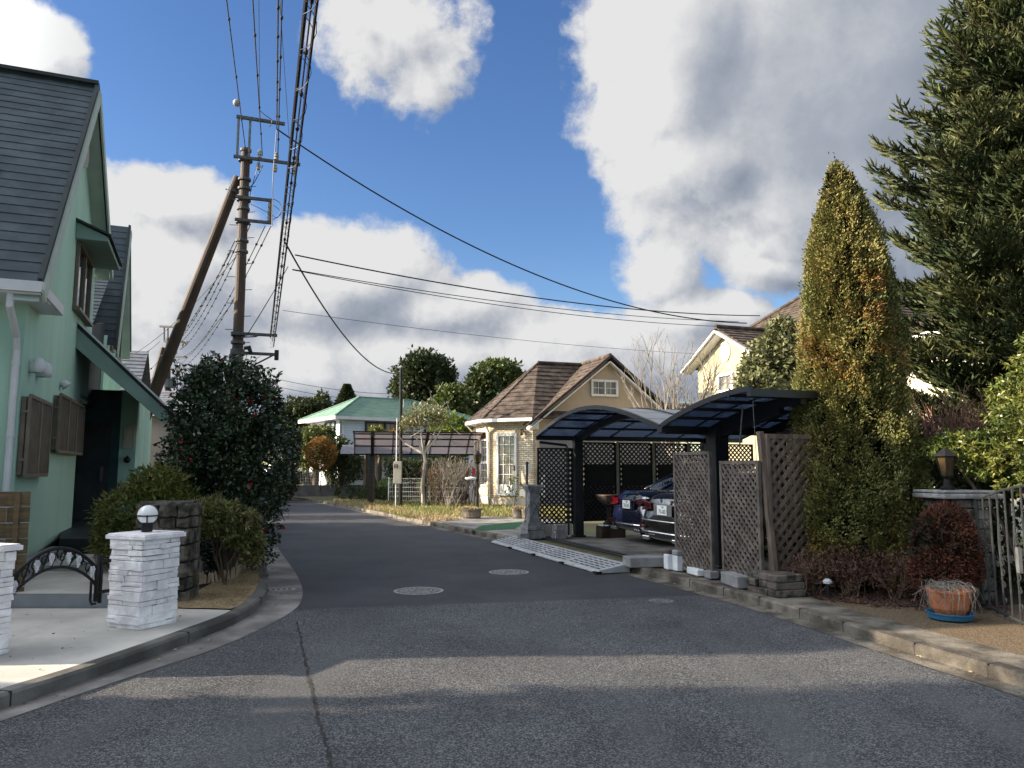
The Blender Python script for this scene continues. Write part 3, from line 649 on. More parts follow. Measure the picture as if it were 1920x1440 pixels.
# lean-to roof over the porch
lt0=4.2; A_=(0.0,4.22); B_=(1.62,2.66)
m=MB(); m.prism([H(lt0,A_[0],A_[1]),H(lt0,B_[0],B_[1]),H(lt0,B_[0]-.02,B_[1]-.10),H(lt0,A_[0],A_[1]-.12)],Hd*3.4); pr=m.build('porch_roof',M['slate_dark'],house)
m=MB(); m.prism([H(lt0-.03,A_[0],A_[1]-.10),H(lt0-.03,B_[0],B_[1]-.08),H(lt0-.03,B_[0]-.10,B_[1]-.24),H(lt0-.03,A_[0],A_[1]-.46)],Hd*.06); m.build('fascia',M['mint_trim'],pr)
m=MB(); m.beam(H(lt0-.06,0,A_[1]+.01),H(lt0-.06,B_[0]+.05,B_[1]-.04),.03,.05,Hd); m.build('drip_edge',M['grey_pipe'],pr)
# small fittings on the wall
def fitting(t,z,fn,name,mt):
    mm=MB(); fn(mm,t,z); mm.build(name,mt,house,smooth=True)
def hoodvent(mm,t,z):
    c=H(t,.10,z); mm.lathe([(.075,-.09),(.085,-.02),(.08,.05),(.05,.10),(.01,.12)],c,14)
    mm.beam(H(t,0,z-.02),H(t,.1,z-.02),.12,.14)
fitting(.44,2.96,hoodvent,'vent_cowl',M['grey_pipe']); fitting(.95,2.96,hoodvent,'vent_cowl',M['grey_pipe'])
def spot(mm,t,z): mm.tube([H(t,0,z),H(t,.06,z),H(t,.10,z-.04)],[.05,.06,.085],12)
fitting(2.82,2.97,spot,'wall_spotlight',M['grey_pipe'])
m=MB(); m.tube([H(7.2,.70,1.85),H(7.12,.70,1.85),H(7.05,.70,1.88)],.02,8); m.ball(H(7.03,.70,1.80),.07); m.build('porch_lamp',M['iron'],house,smooth=True)
m=MB(); m.boxz(H(7.18,.70,2.05),(.2,.05,.5),math.atan2(Hn.y,Hn.x)); m.build('porch_panel',M['curtain'],house)
# foundation line
m=MB(); m.beam(H(0.05,.015,.3),H(5.04,.015,.5),.03,.06); m.build('base_strip',M['slate_dark'],house)

# ---------------------------------------------------------------- gate, pillars, lamp, screen
PX=V3((.37,.93,0)).normalized(); PY=V3((-.93,.37,0)).normalized(); PA=math.atan2(PX.y,PX.x)
def stonepillar(base,wd,h,label,grp):
    base=V3(base); t=thing('stone_pillar',base,label,'gate pillar',grp)
    m=MB(); m.boxz(base,(wd*.9,wd*.9,h),PA); m.build('core',M['mortar'],t)
    m=MB(); z=0.0; rnd=random.Random(int(base.x*100))
    while z<h-.01:
        hh=min(rnd.choice([.045,.06,.075,.09]),h-z)
        for face in range(4):
            ang=PA+face*math.pi/2; ax=V3((math.cos(ang),math.sin(ang),0)); nr=V3((ax.y,-ax.x,0))
            u=-wd/2
            while u<wd/2-.02:
                L=min(rnd.uniform(.10,.30),wd/2-u)
                if wd/2-u-L<.05: L=wd/2-u
                sub=rnd.random()<.35 and hh>.06
                for q in range(2 if sub else 1):
                    h2=hh/(2 if sub else 1); pr=rnd.uniform(.004,.034)
                    c=base+ax*(u+L/2)+nr*(wd/2-.03+pr/2)+V3((0,0,z+h2*(q+.5)))
                    b0=len(m.v); m.box(c,(L-.004,.05+pr,h2-.004),ang)
                    for i in range(b0,len(m.v)):
                        v=V3(m.v[i]); m.v[i]=tuple(v+nr*rnd.uniform(-.008,.008)+V3((0,0,rnd.uniform(-.004,.004))))
                u+=L
        z+=hh
    m.build('stone_cladding',M['whitestone'],t,bevel=.004)
    m=MB(); m.boxz(base+V3((0,0,h)),(wd+.09,wd+.09,.04),PA); m.boxz(base+V3((0,0,h+.04)),(wd+.06,wd+.06,.012),PA)
    m.build('cap',M['whitestone'],t,bevel=.012)
    return t
pc=G(263,1182,.104)+PX*.215+PY*.215
stonepillar(pc,.42,.83,'white split-stone gate pillar carrying a globe lamp',None)
pc2=V3((-4.40,6.28,.104)); stonepillar(pc2,.42,.83,'white split-stone gate pillar cut off by the photo edge, no lamp',None)
lz=pc+V3((0,0,.886)); t=thing('globe_lamp',lz,'white glass globe lamp in black cradle on top of white pillar','lamp')
m=MB(); m.lathe([(.05,0),(.052,.02),(.052,.085),(.06,.09)],lz,16)
m.build('base',M['iron'],t,smooth=False)
gc=lz+V3((0,0,.165)); m=MB(); m.ball(gc,.094,24,16); m.build('globe',M['globe'],t,smooth=True)
m=MB()
for k in range(24):
    a=2*math.pi*k/24; b=2*math.pi*(k+1)/24; m.beam(gc+V3((math.cos(a)*.1,math.sin(a)*.1,-.008)),gc+V3((math.cos(b)*.1,math.sin(b)*.1,-.008)),.008,.012)
for k in range(4):
    a=PA+math.pi/4+k*math.pi/2; m.tube([gc+V3((math.cos(a)*.1,math.sin(a)*.1,0)),gc+V3((math.cos(a)*.1,math.sin(a)*.1,-.04)),gc+V3((math.cos(a)*.06,math.sin(a)*.06,-.09))],.006,6)
m.build('cradle',M['iron'],t)
# garden gate
g0=V3((-4.22,6.52,0)); g1=V3((-3.87,7.22,0)); gd=(g1-g0).normalized(); gl=(g1-g0).length; gn=V3((gd.y,-gd.x,0))
def GT(u,z,o=0): return g0+gd*(u*gl)+gn*o+V3((0,0,z))
t=thing('garden_gate',g1+V3((0,0,.4)),'low arched black iron garden gate with silver grape bunches','gate')
m=MB(); N=24
top=lambda u: .66+.24*math.sin(math.pi*min(1,max(0,u)))**.8
bot=lambda u: top(u)-.155+.01*math.cos(6*u)
m.tube([GT(i/N,top(i/N)) for i in range(N+1)],.016,8); m.tube([GT(i/N,bot(i/N)) for i in range(N+1)],.014,8)
m.tube([GT(1.0,.38),GT(1.0,.80)],.022,8); m.tube([GT(1.05,.36),GT(1.05,.79)],.018,8); m.tube([GT(.93,.40),GT(.93,.66)],.012,8)
m.tube([GT(.93,.40),GT(.95,.36),GT(1.0,.36)],.012,8); m.beam(GT(1.0,.74),GT(1.16,.74),.03,.03); m.beam(GT(1.0,.46),GT(1.16,.46),.03,.03)
m.build('frame',M['iron'],t,smooth=True)
m=MB()
for k in range(9):
    u=.04+k*.105; zc=(top(u)+bot(u))/2
    pts=[GT(u+.05*math.cos(a)*(1-a/9),zc+.055*math.sin(a)*(1-a/9)) for a in np.linspace(0,7,16)]; m.tube(pts,.007,5)
    m.tube([GT(u-.03,bot(u-.03)),GT(u+.01,zc),GT(u+.05,top(u+.05))],.007,5)
m.build('scrollwork',M['iron'],t)
m=MB(); rnd=random.Random(3)
for u in(.03,.26,.42,.62,.74,.92):
    zc=top(u)-.05
    m=MB()
    for r_,nq in enumerate((2,3,3,2,2,1)):
        for q in range(nq): m.ball(GT(u+(q-(nq-1)/2)*.021,zc+.01-.017*r_,.012+rnd.uniform(0,.01)),.0115,7,5)
    m.build('grape_bunch',M['grape'],t,smooth=True)
m=MB()
for u in(.34,.52,.68,.82,.97):
    for k in range(3):
        a=k*2.1; c=GT(u,bot(u)+.06); m.poly([c,c+gd*.04*math.cos(a)+V3((0,0,.03)),c+gd*.05*math.cos(a)+V3((0,0,.05*math.sin(a)+.02)),c+gd*.01*math.cos(a)+V3((0,0,.05))])
m.build('vine_leaves',mat('painted_leaf',(.03,.07,.05),.5,.2,9),t)
# woven slat screen
s0=V3((-5.42,8.62,.09)); t=thing('slat_screen',s0,'brown woven slat garden screen standing against the mint house','screen')
sd=-Hn; m=MB(); pm=MB()
for k in range(7):
    for i in range(16):
        z=.05+k*.175; wob=.012*(1 if (i+k)%2 else -1); a=s0+sd*(i*.22)+Hd*wob; b=s0+sd*((i+1)*.22)+Hd*wob
        m.beam(a+V3((0,0,z+.08)),b+V3((0,0,z+.08)),.008,.165)
for i in range(12): pm.beam(s0+sd*(i*.32+.12)+V3((0,0,0)),s0+sd*(i*.32+.12)+V3((0,0,1.25)),.10,.05,Hn)
m.build('slats',M['bamboo'],t); pm.build('uprights',M['bamboo'],t)
# rubble stone pier
b0=V3((-3.93,8.78,.09)); t=thing('rubble_wall',b0,'weathered dark rubble stone pier behind the white pillar','stone wall')
ra=math.atan2(.12,1); ux=V3((math.cos(ra),math.sin(ra),0)); uy=V3((-ux.y,ux.x,0)); rnd=random.Random(11)
m=MB(); m.boxz(b0-ux*.08+uy*.2,(.54,.40,1.06),ra); m.build('core',M['mortar'],t)
m=MB(); z=0
while z<1.06:
    hh=min(rnd.uniform(.10,.20),1.12-z); u=-.36
    while u<.22:
        L=rnd.uniform(.13,.28); L=min(L,.24-u)
        if L<.05: break
        for (yy) in(0,):
            b1=len(m.v); m.box(b0+ux*(u+L/2)+uy*(.02)+V3((0,0,z+hh/2)),(L-.02,.10,hh-.02),ra)
            for i in range(b1,len(m.v)): m.v[i]=tuple(V3(m.v[i])+V3((rnd.uniform(-.026,.026),rnd.uniform(-.02,.02),rnd.uniform(-.024,.024))))
        u+=L
    v=0
    while v<.42:
        L=min(rnd.uniform(.13,.24),.44-v)
        b1=len(m.v); m.box(b0+ux*.21+uy*(v+L/2)+V3((0,0,z+hh/2)),(.08,L-.02,hh-.02),ra)
        for i in range(b1,len(m.v)): m.v[i]=tuple(V3(m.v[i])+V3((rnd.uniform(-.012,.012),rnd.uniform(-.012,.012),rnd.uniform(-.012,.012))))
        v+=L
    z+=hh
m.boxz(b0-ux*.05+uy*.2+V3((0,0,1.1)),(.5,.44,.04),ra)
m.build('stones',M['rubble'],t,bevel=.014)
# short picket edging
t=thing('picket_edging',G(410,1092,.11),'row of short pointed wooden pickets edging the camellia bed','edging')
ep=spline([tuple(G(372,1096,.11)),tuple(G(412,1090,.11)),tuple(G(440,1084,.11)),tuple(G(452,1068,.11))],6); rnd=random.Random(5)
for i,p in enumerate(ep):
    m=MB(); h=.10+rnd.uniform(-.015,.03); w2=.019; d=(ep[min(i+1,len(ep)-1)]-ep[max(0,i-1)]).normalized(); tl=V3((rnd.uniform(-.02,.02),rnd.uniform(-.02,.02),0))
    m.prism([p-d*w2,p+d*w2,p+d*w2+V3((0,0,h))+tl,p+V3((0,0,h+.035))+tl,p-d*w2+V3((0,0,h))+tl],V3((d.y,-d.x,0))*.014); m.build('picket',M['picket'],t)

# ---------------------------------------------------------------- plants on the left
cb=V3((-4.05,11.0,.11)); t=thing('camellia_tree',cb,'tall dark glossy camellia with red blossoms at the road bend','tree')
B=[(-4.17,11.1,2.3,.74,.9,.72),(-4.4,11.3,1.75,.70,.8,.7),(-3.85,11.0,1.85,.66,.8,.75),(-4.25,11.1,2.9,.48,.6,.36),(-3.72,10.95,1.2,.45,.6,.42),(-4.45,11.2,1.2,.55,.6,.45),(-3.74,11.2,2.5,.36,.5,.40),(-4.7,11.3,2.45,.32,.5,.42),(-4.6,11.2,2.85,.25,.3,.25),(-3.6,11.1,2.0,.30,.4,.3),(-4.35,11.35,.55,.5,.35,.42),(-3.85,11.5,.6,.35,.3,.45)]
crown('crown',B,42000,.066,M['leaf_camellia'],t,asp=.5,shell=.26,lump=.2,out=.7,drop=(90,.22))
# shoots above the crown
m=MB(); LP=[];LD=[]
for k in range(46):
    a=random.uniform(0,6.28); r_=random.uniform(.1,.75); p=V3((-4.15+math.cos(a)*r_,11.1+math.sin(a)*r_,3.0-.35*r_)); q=p+V3((random.uniform(-.12,.12)+.15*math.cos(a),random.uniform(-.1,.1),random.uniform(.15,.42)))
    m.tube([p,p.lerp(q,.5)+V3((.02,0,0)),q],[.007,.005,.003],4)
    for j in range(10):
        c=p.lerp(q,random.uniform(.2,1)); LP.append(c[:]); LD.append((random.gauss(0,1),random.gauss(0,1),.5))
m.build('fine_twigs',M['bark'],t)['kind']='stuff'; m=MB()
leaves('shoot_leaves',np.array(LP),np.array(LD),.08,.5,M['leaf_camellia'],t)
stems(m,cb,[(-4.5,11.2,1.6),(-3.7,11,1.5),(-4.1,11.1,2.2),(-4.3,10.9,1.9)],.05,.015,0,.15)
stems(m,cb+V3((-.03,-.01,0)),[(-4.75,11.1,1.5),(-4.3,11,1.6)],.03,.012,0,.2); stems(m,cb+V3((.03,-.01,0)),[(-3.5,10.9,1.2)],.03,.012,0,.2)
m.build('trunk',M['bark'],t)
Pf,df=blobs_pts(B,80,.03,.2); P=[];Dd=[]
for p,d in zip(Pf,df):
    if d[1]>.35: continue
    for k in range(9):
        P.append(p+d*.03); v=rng.normal(size=3); Dd.append(v-d*min(0,(v@d))+d*.5)
leaves('blossoms',np.array(P),np.array(Dd),.043,.9,M['petal'],t)
sb=V3((-5.0,10.35,.25)); t=thing('olive_shrub',sb,'bushy olive-green shrub beside the dark porch, behind the rubble pier','shrub')
crown('foliage',[(-5.0,10.4,.95,.62,.5,.5),(-4.62,10.3,1.0,.45,.45,.5),(-5.2,10.3,.65,.4,.4,.35),(-4.75,10.25,1.35,.38,.35,.3)],11000,.085,M['leaf_olive'],t,asp=.26,shell=.2,out=.6,up=.3)
m=MB(); stems(m,sb,[(-5.2,10.3,.8),(-4.7,10.3,.9),(-4.9,10.4,1.2)],.02,.008,0,.1); m.build('stems',M['bark'],t)
pb=V3((-3.68,9.95,.11)); t=thing('pale_shrub',pb,'low pale-leaved shrub at the foot of the camellia','shrub')
Pp,dp=blobs_pts([(-3.85,9.95,1.0,.36,.3,.24),(-3.58,10.1,.85,.27,.3,.26),(-4.02,10.0,.9,.2,.25,.2),(-3.50,10.4,.55,.14,.2,.2)],400,.25,.15)
P=np.repeat(Pp,10,axis=0); Dr=np.repeat(dp,10,axis=0)*.8+rsph(len(P))*.9; leaves('foliage',P,Dr,.095,.25,M['leaf_pale'],t)
crown('inner_foliage',[(-3.85,9.98,.96,.32,.28,.22),(-3.58,10.15,.82,.24,.28,.24),(-3.50,10.4,.55,.13,.2,.2)],2200,.07,M['leaf_olive'],t,asp=.3)
m=MB(); stems(m,pb,[(-3.8,9.95,.8),(-3.5,10.1,.7),(-3.9,10.0,.8),(-3.65,9.9,.95)],.014,.006,0,.1); m.build('stems',M['bark'],t)
# greenery along the left of the road round the bend
for i,(x,y,h,r_,mt,lb) in enumerate([(-8.0,21.8,1.5,.9,'leaf_dark','dark roadside bush half hidden behind the camellia'),(-9.6,25.2,1.9,1.1,'leaf_dark','taller dark bush beyond the camellia by the road'),(-11.0,28.6,1.8,1.1,'leaf_mid','mid green bush farther along the left roadside'),(-12.9,32.0,2.6,1.4,'leaf_dark','big dark evergreen bush before the mesh fence'),(-15.0,35.6,2.4,1.5,'leaf_dark','dark evergreen bush where the road turns left')]):
    t=thing('roadside_bush',(x,y,.08),lb,'bush','bushes along the left roadside'); crown('foliage',[(x,y,.08+h*.5,r_,r_,h*.5),(x+.4,y+.6,.08+h*.42,r_*.8,r_*.8,h*.42)],4200,.11,M[mt],t,asp=.5)
    m=MB(); stems(m,(x,y,.05),[(x+.3,y,h*.6),(x-.3,y,h*.6)],.04,.015); m.build('stems',M['bark'],t)
# ================================================================ utility poles and wires
def poleY(px,py,Y=20.0): return D(px,py,Y)
pb=V3((-7.28,20,0)); t=thing('utility_pole',pb,'tall brown utility pole with steps and crossarms behind the camellia','utility pole')
top=D(461,283,20); bot=D(436,880,20); bot.z=0.05; UP=(top-bot).normalized()
def PZ(z): return bot+UP*((z-bot.z)/UP.z)
m=MB(); m.tube([bot,PZ(3),PZ(6.5),top],[.16,.15,.135,.118],14); m.build('shaft',M['pole'],t,smooth=False)
ARM=V3((.945,.33,0)).normalized()   # crossarms reach over the road
rA=math.atan2(ARM.y,ARM.x)
def yz(py,Y=20): return D(460,py,Y).z
m=MB(); m.lathe([(.15,0),(.15,.07),(.10,.09)],top-V3((0,0,.02)),12); m.build('cap',M['steel'],t)
def arm(py,a,b,name='crossarm',w=.075):
    z=yz(py); c=PZ(z); mm=MB(); mm.beam(c+ARM*a+V3((.0,-.17,0)),c+ARM*b+V3((0,-.17,0)),w,w); mm.tube([c+V3((0,0,-.05)),c+V3((0,0,.05))],[.19,.19],12); mm.build(name,M['steel'],t); return c+V3((0,-.17,0))
c1=arm(300,-.25,1.50); c2=arm(374,-.15,.80); c3=arm(416,-.15,.80)
m=MB(); zt=yz(226); c0=PZ(zt)
for u in(-.16,.14): m.beam(PZ(yz(300))+ARM*u+V3((0,-.17,0)),c0+ARM*u+V3((0,-.17,0)),.05,.05)
m.beam(c0+ARM*-.22+V3((0,-.17,0)),c0+ARM*1.05+V3((0,-.17,-.02)),.08,.08); m.build('riser_bracket',M['steel'],t)
c5=arm(627,-.12,1.05); c6=arm(663,-.05,1.05)
m=MB(); m.beam(c6+ARM*1.0,PZ(yz(705))+V3((0,-.17,0)),.04,.04); m.tube([c5+ARM*.15-V3((0,0,.1)),c5+ARM*.5-V3((0,0,.06)),c5+ARM*.62],.018,6); m.build('arm_brace',M['steel'],t)
m=MB(); m.beam(c2+ARM*.77,c3+ARM*.77,.05,.05); m.build('arm_tie',M['steel'],t)
def insulator(c,vert=True,s=1.0):
    mm=MB(); mm.lathe([(.03*s,0),(.055*s,.02*s),(.055*s,.06*s),(.035*s,.07*s),(.06*s,.10*s),(.06*s,.14*s),(.035*s,.15*s),(.05*s,.19*s),(.02*s,.22*s)],c,10); mm.build('insulator',M['porcelain'],t)
for u in(.42,.86,1.36): insulator(c1+ARM*u+V3((0,0,.03)),s=1.1); insulator(c1+ARM*u-V3((.02,0,.30)),s=1.0)
for z in(.05,.22,.40): insulator(c3+ARM*.72+V3((0,0,z)),s=.8)
for py in(335,352,390,450,470): 
    mm=MB(); mm.tube([PZ(yz(py)),PZ(yz(py)-.06)],[.172,.172],12); mm.build('band',M['steel'],t)
for py in(640,655,675): 
    mm=MB(); mm.tube([PZ(yz(py)),PZ(yz(py)-.07)],[.185,.185],12); mm.build('band',M['steel'],t)
for k in range(14):
    z=4.6+k*.36; s=1 if k%2 else -1; mm=MB(); mm.tube([PZ(z),PZ(z)+V3((s*.34,-.05,0))],.010,5); mm.build('step',M['steel'],t)
m=MB(); q=PZ(yz(655))+V3((.25,-.2,0)); m.tube([q,q+V3((.12,0,.02)),q+V3((.2,0,-.16))],[.05,.07,.04],8); m.build('cable_closure',M['wire'],t)
m=MB(); q=c6+ARM*1.05; m.tube([q+V3((0,0,-.15)),q+V3((0,0,.12))],[.06,.06],8); m.build('cable_closure',M['wire'],t)
m=MB()
def curve(pts,r,mb): mb.tube(spline(pts,6),r,5)
curve([D(487,207,19.8),D(497,216,19.8),D(510,226,19.8),D(505,238,19.8)],.012,m); curve([D(519,240,19.7),D(512,330,19.7),D(511,378,19.8),D(510,424,19.8)],.012,m)
curve([D(487,300,19.8),D(470,360,20),D(466,400,20)],.01,m); curve([D(493,310,19.8),D(478,340,20),D(468,352,20)],.012,m)
curve([D(513,385,19.8),D(524,395,19.8),D(520,408,19.8),D(505,400,19.9),D(470,382,20)],.008,m); curve([D(508,372,19.8),D(524,380,19.8),D(527,400,19.8),D(512,412,19.8)],.009,m)
m.build('jumper_wire',M['wire'],t)
# leaning brace pole
bp0=D(287,742,20.6); tp=D(447,332,20.1); d=(bp0-tp).normalized(); bb=tp+d*((0.05-tp.z)/d.z)
t2=thing('brace_pole',bb,'thick brown pole leaning against the utility pole as a brace','brace pole')
m=MB(); m.tube([bb,bb.lerp(tp,.5),tp],[.18,.158,.13],14); m.build('shaft',M['pole'],t2)
m=MB(); q=tp.lerp(bb,.035); m.tube([q,q+(bb-tp).normalized()*.08],[.165,.165],12); m.beam(q,PZ(q.z),.06,.06); m.tube([q+V3((-.22,0,0)),q],.02,6); m.build('clamp',M['steel'],t2)
# wires
def wirepts(p,q,sag,n=20): p=V3(p);q=V3(q); return [p.lerp(q,i/n)-V3((0,0,4*sag*(i/n)*(1-i/n))) for i in range(n+1)]
def beads(parent,pts,step,r,name='sleeve',far=None):
    acc=0;k=0
    near=pts[0].y<22 and pts[-1].y<5; mm=MB() if near else far
    for i in range(1,len(pts)):
        acc+=(pts[i]-pts[i-1]).length
        if acc>step: acc=0; d=(pts[i]-pts[i-1]).normalized(); mm.tube([pts[i]-d*r*2,pts[i]-d*r,pts[i]+d*r,pts[i]+d*r*2],[r*.4,r,r,r*.4],6)
        if near and mm.v: mm.build(name,M['wire'],parent); mm=MB()
def wire(p,q,sag,r,label,grp='overhead wires',bead=None,n=24,cat='wire',name='overhead_wire'):
    pts=wirepts(p,q,sag,n); t=thing(name,p,label,cat,grp); m=MB(); m.tube(pts,r,5)
    if bead: beads(t,wirepts(p,q,sag,120),*bead,far=m)
    m.build('strand',M['wire'],t)
    return t,pts
def over(pxp,Yp,pxt,zt,ext=-8):
    """from a point at the pole to the point where it leaves the frame top at height zt, carried on behind the camera"""
    a=D(pxp[0],pxp[1],Yp); r=ray(*pxt); tt=(zt-EYE)/r.z; b=V3((r.x*tt,r.y*tt,zt)); d=(b-a); k=(ext-a.y)/d.y; return a,a+d*k
def toward(pxp,Yp,pxt,zt,r,label,bead=None,sag=.25):
    a,b=over(pxp,Yp,pxt,zt); return wire(a,b,sag,r,label,'wires running overhead to the next pole',bead,n=40)
th,pts=toward((461,285),19.9,(428,0),9.9,.013,'leftmost overhead wire, carrying a white spacer ball',(2.2,.026))
m=MB(); m.ball(D(444,193,17.2),.09,12,8); m.build('spacer_ball',M['porcelain'],th,smooth=True)
toward((492,292),19.6,(476,0),9.7,.013,'second overhead wire from the left, ending at the first insulator',(1.5,.028))
toward((487,215),19.6,(486,-10),10.6,.007,'very thin grey overhead wire third from the left')
toward((519,243),19.4,(522,0),9.9,.017,'beaded overhead wire above the bracket end, fourth from the left',(1.1,.032))
toward((545,300),19.3,(526,-6),10.0,.006,'faint thin wire between the two beaded wires')
toward((521,298),19.4,(529,0),9.7,.014,'beaded overhead wire fifth from the left, to the middle insulator',(1.4,.03))
def spiral(parent,pts,rad,pitch,r,side,name='lashing_coil'):
    L=0; out=[]; N=0
    for i in range(len(pts)-1):
        seg=(pts[i+1]-pts[i]); l=seg.length; d=seg.normalized(); x=d.cross(V3((0,0,1))).normalized(); y=d.cross(x); k=max(2,int(l/pitch*9))
        for j in range(k):
            s=L+l*j/k; a=2*math.pi*s/pitch; out.append(pts[i]+seg*(j/k)+x*(side*rad*.8+rad*math.cos(a))+y*rad*math.sin(a))
        L+=l
    mm=MB(); mm.tube(out,r,4,cap=False); mm.build(name,M['wire'],parent)
a,b=over((507,632),19.3,(569,0),5.55); ta,pts=wire(a,b,.35,.019,'thick black telephone cable bundle overhead with loops on its left','wires running overhead to the next pole',None,60)
m=MB(); m.tube([p+V3((.012,0,.028)) for p in pts],.008,5); m.build('messenger',M['wire'],ta); spiral(ta,pts,.06,.66,.0035,-1)
a,b=over((513,650),19.2,(588,0),5.35); ta,pts=wire(a,b,.35,.013,'black spiral-lashed telephone cable overhead, rightmost','wires running overhead to the next pole',None,60)
spiral(ta,pts,.05,.56,.0032,1)
a,b=over((511,640),19.2,(579,0),5.6); wire(a,b,.35,.008,'slim wire with small clips between the two thick cables','wires running overhead to the next pole',(.7,.02),50)
# drops to the houses on the right
YH=27.5
wire(D(519,242,19.5),D(1400,606,YH),1.25,.022,'thick service cable sagging from pole bracket to yellow house','drops to the yellow house',n=40)
wire(D(553,478,17.5),D(1425,592,YH),.35,.018,'upper straight cable crossing the sky to the yellow house','drops to the yellow house')
wire(D(548,505,17.6),D(1385,603,YH),.25,.011,'middle thin cable crossing the sky to the yellow house','drops to the yellow house')
wire(D(548,506,17.6),D(1350,612,YH),.25,.011,'lowest thin cable of the bundle crossing to the yellow house','drops to the yellow house')
wire(D(530,582,18.4),D(1320,664,YH),.15,.006,'faint thin wire running low across the clouds to the right','drops to the yellow house')
wire(D(535,455,17.4),D(751,700,35),.9,.022,'service cable drooping to the slim black post','service drops')
wire(D(540,500,18),D(462,630,19.9),.03,.012,'short stay wire from the cable bundle back to the pole','service drops')
# lines going away to the far pole
fp=V3((-20.4,45,0)); t3=thing('utility_pole',fp,'distant utility pole with transformer seen left of the leaning brace pole','utility pole')
ft=D(316,634,45); m=MB(); m.tube([fp,ft],[.2,.15],10); m.build('shaft',M['pole'],t3)
m=MB()
for py,a,b in((612,300,345),(640,308,352),(668,305,350),(690,303,340)): m.beam(D(a,py,45),D(b,py+2,44.6),.12,.12)
m.beam(D(308,612,45),D(308,640,45),.06,.06); m.beam(D(315,612,45),D(315,640,45),.06,.06); m.build('crossarm',M['steel'],t3)
m=MB(); m.tube([D(319,727,45),D(319,712,45)],[.32,.32],12); m.build('transformer',M['steel'],t3)
m=MB()
for px,py in((348,648),(342,652),(336,690),(330,664)): m.lathe([(.05,0),(.09,.05),(.05,.1),(.09,.16),(.04,.3)],D(px,py,44.7),8)
m.build('insulators',M['porcelain'],t3)
t4=thing('brace_pole',D(281,745,44.5)*1,'distant slim brace pole leaning on the far utility pole','brace pole'); t4.location.z=0.05
m=MB(); m.tube([D(278,752,44.5),D(306,652,45)],[.17,.14],8); m.build('shaft',M['pole'],t4)
GF='wires to the far pole'
for i,(p,q,s,bd) in enumerate([((462,418),(340,640),.5,True),((470,420),(338,655),.6,True),((497,424),(345,668),.7,True),((508,424),(340,690),.7,True),((452,545),(330,690),.2,False),((440,452),(330,642),.4,True),((434,470),(300,668),.5,True)]):
    wire(D(p[0],p[1],19.8),D(q[0],q[1],44.6),s,.013,['beaded wire to far pole from the upper arm, topmost','beaded wire to far pole, second from the top','beaded wire to far pole from the lower arm end','beaded wire to far pole hanging lowest on the right','plain thin wire to the far pole low behind the camellia','beaded wire leaving the left of the pole shaft','lower beaded wire leaving the left of the pole shaft'][i],GF,(1.3,.035) if bd else None)
wire(D(452,470,20),D(236,672,30),.35,.012,'plain stay wire crossing the brace pole to the grey roof',GF)
for i,(px,py) in enumerate([(300,640),(306,668),(303,690)]): wire(D(px,py,45),D(205,[690,742,770][i],40),.3,.012,['upper','middle','lower'][i]+' wire from the far pole to the left behind the mint house','wires left of the far pole',(1.5,.045))
for i,(p,q) in enumerate([((525,712),(860,734)),((525,726),(850,748))]): wire(D(p[0],p[1],95),D(q[0],q[1],110),1.0,.03,['upper','lower'][i]+' faint distant power line above the green roof','distant power lines')
# ================================================================ brick cottage
RA=-RE
W0=V3((.95,30.0,0)); 
def K(L,q=0.0,z=0.0): return W0+RB*L+RA*q+V3((0,0,z))
cot=thing('brick_cottage',K(3,3,.08),'cream brick cottage with a tan gable, bay front and brown tiled roof','house')
GW=6.3; GE=3.55; GT_=6.05
m=MB(); m.prism([K(0,0,.05),K(GW,0,.05),K(GW,0,GE),K(GW/2,0,GT_),K(0,0,GE)],RA*.2); m.prism([K(GW,.2,.05),K(GW,8,.05),K(GW,8,GE),K(GW,.2,GE)],-RB*.2)
m.build('gable_wall',M['tanwall'],cot)
m=MB(); m.prism([K(.15,-.012,.05),K(GW,-.012,.05),K(GW,-.012,2.95),K(.15,-.012,2.95)],RA*.02); m.build('wall_shade_panel',mat('wall_shade_grey',(.20,.205,.22),.9,.08,1,.2,90),cot)  # grey panel puts the shade behind the carport into the wall colour
C8=V3((.95,32.5,0))
def oct_(r,ang,z): 
    a=R(ang); return C8+(-RB*math.cos(a)-RA*math.sin(a)*1.0)*r+V3((0,0,z))
angs=[-67.5,-22.5,22.5,67.5,112.5]
m=MB(); pl=MB()
for i in range(4):
    p,q=oct_(2.5,angs[i],0),oct_(2.5,angs[i+1],0)
    m.prism([Z(p,.42),Z(q,.42),Z(q,3.75),Z(p,3.75)],(C8-(p+q)/2).normalized()*.12)
    o=((p+q)/2-C8).normalized()*.03; pl.prism([Z(p+o,.03),Z(q+o,.03),Z(q+o,.43),Z(p+o,.43)],(C8-(p+q)/2).normalized()*.12)
m.build('brick_wall',M['brick'],cot); pl.build('plinth',M['cream'],cot)
m=MB(); rz_=6.15; AP=Z(K(GW/2-2.15,2.4),rz_); AP=V3((1.12,32.6,rz_)); JN=V3((3.14,33.3,rz_))
ev=[oct_(2.92,a,3.58) for a in [-112.5]+angs]
for i in range(1,4): shingles(m,ev[i],ev[i+1],AP,AP+V3((.01,0,0)),.30,.035)
shingles(m,ev[4],ev[5]+RB*1.4,AP,JN,.30,.035); shingles(m,ev[1]+RB*2,ev[1],JN,AP,.30,.035)
# main gable roof
for s,L0 in((-1,-.42),(1,GW+.42)):
    z0=GE-.42*(GT_-GE)/(GW/2)+.12; shingles(m,K(L0,-.35,z0),K(L0,8,z0),K(GW/2,-.35,GT_+.14),K(GW/2,8,GT_+.14),.30,.04)
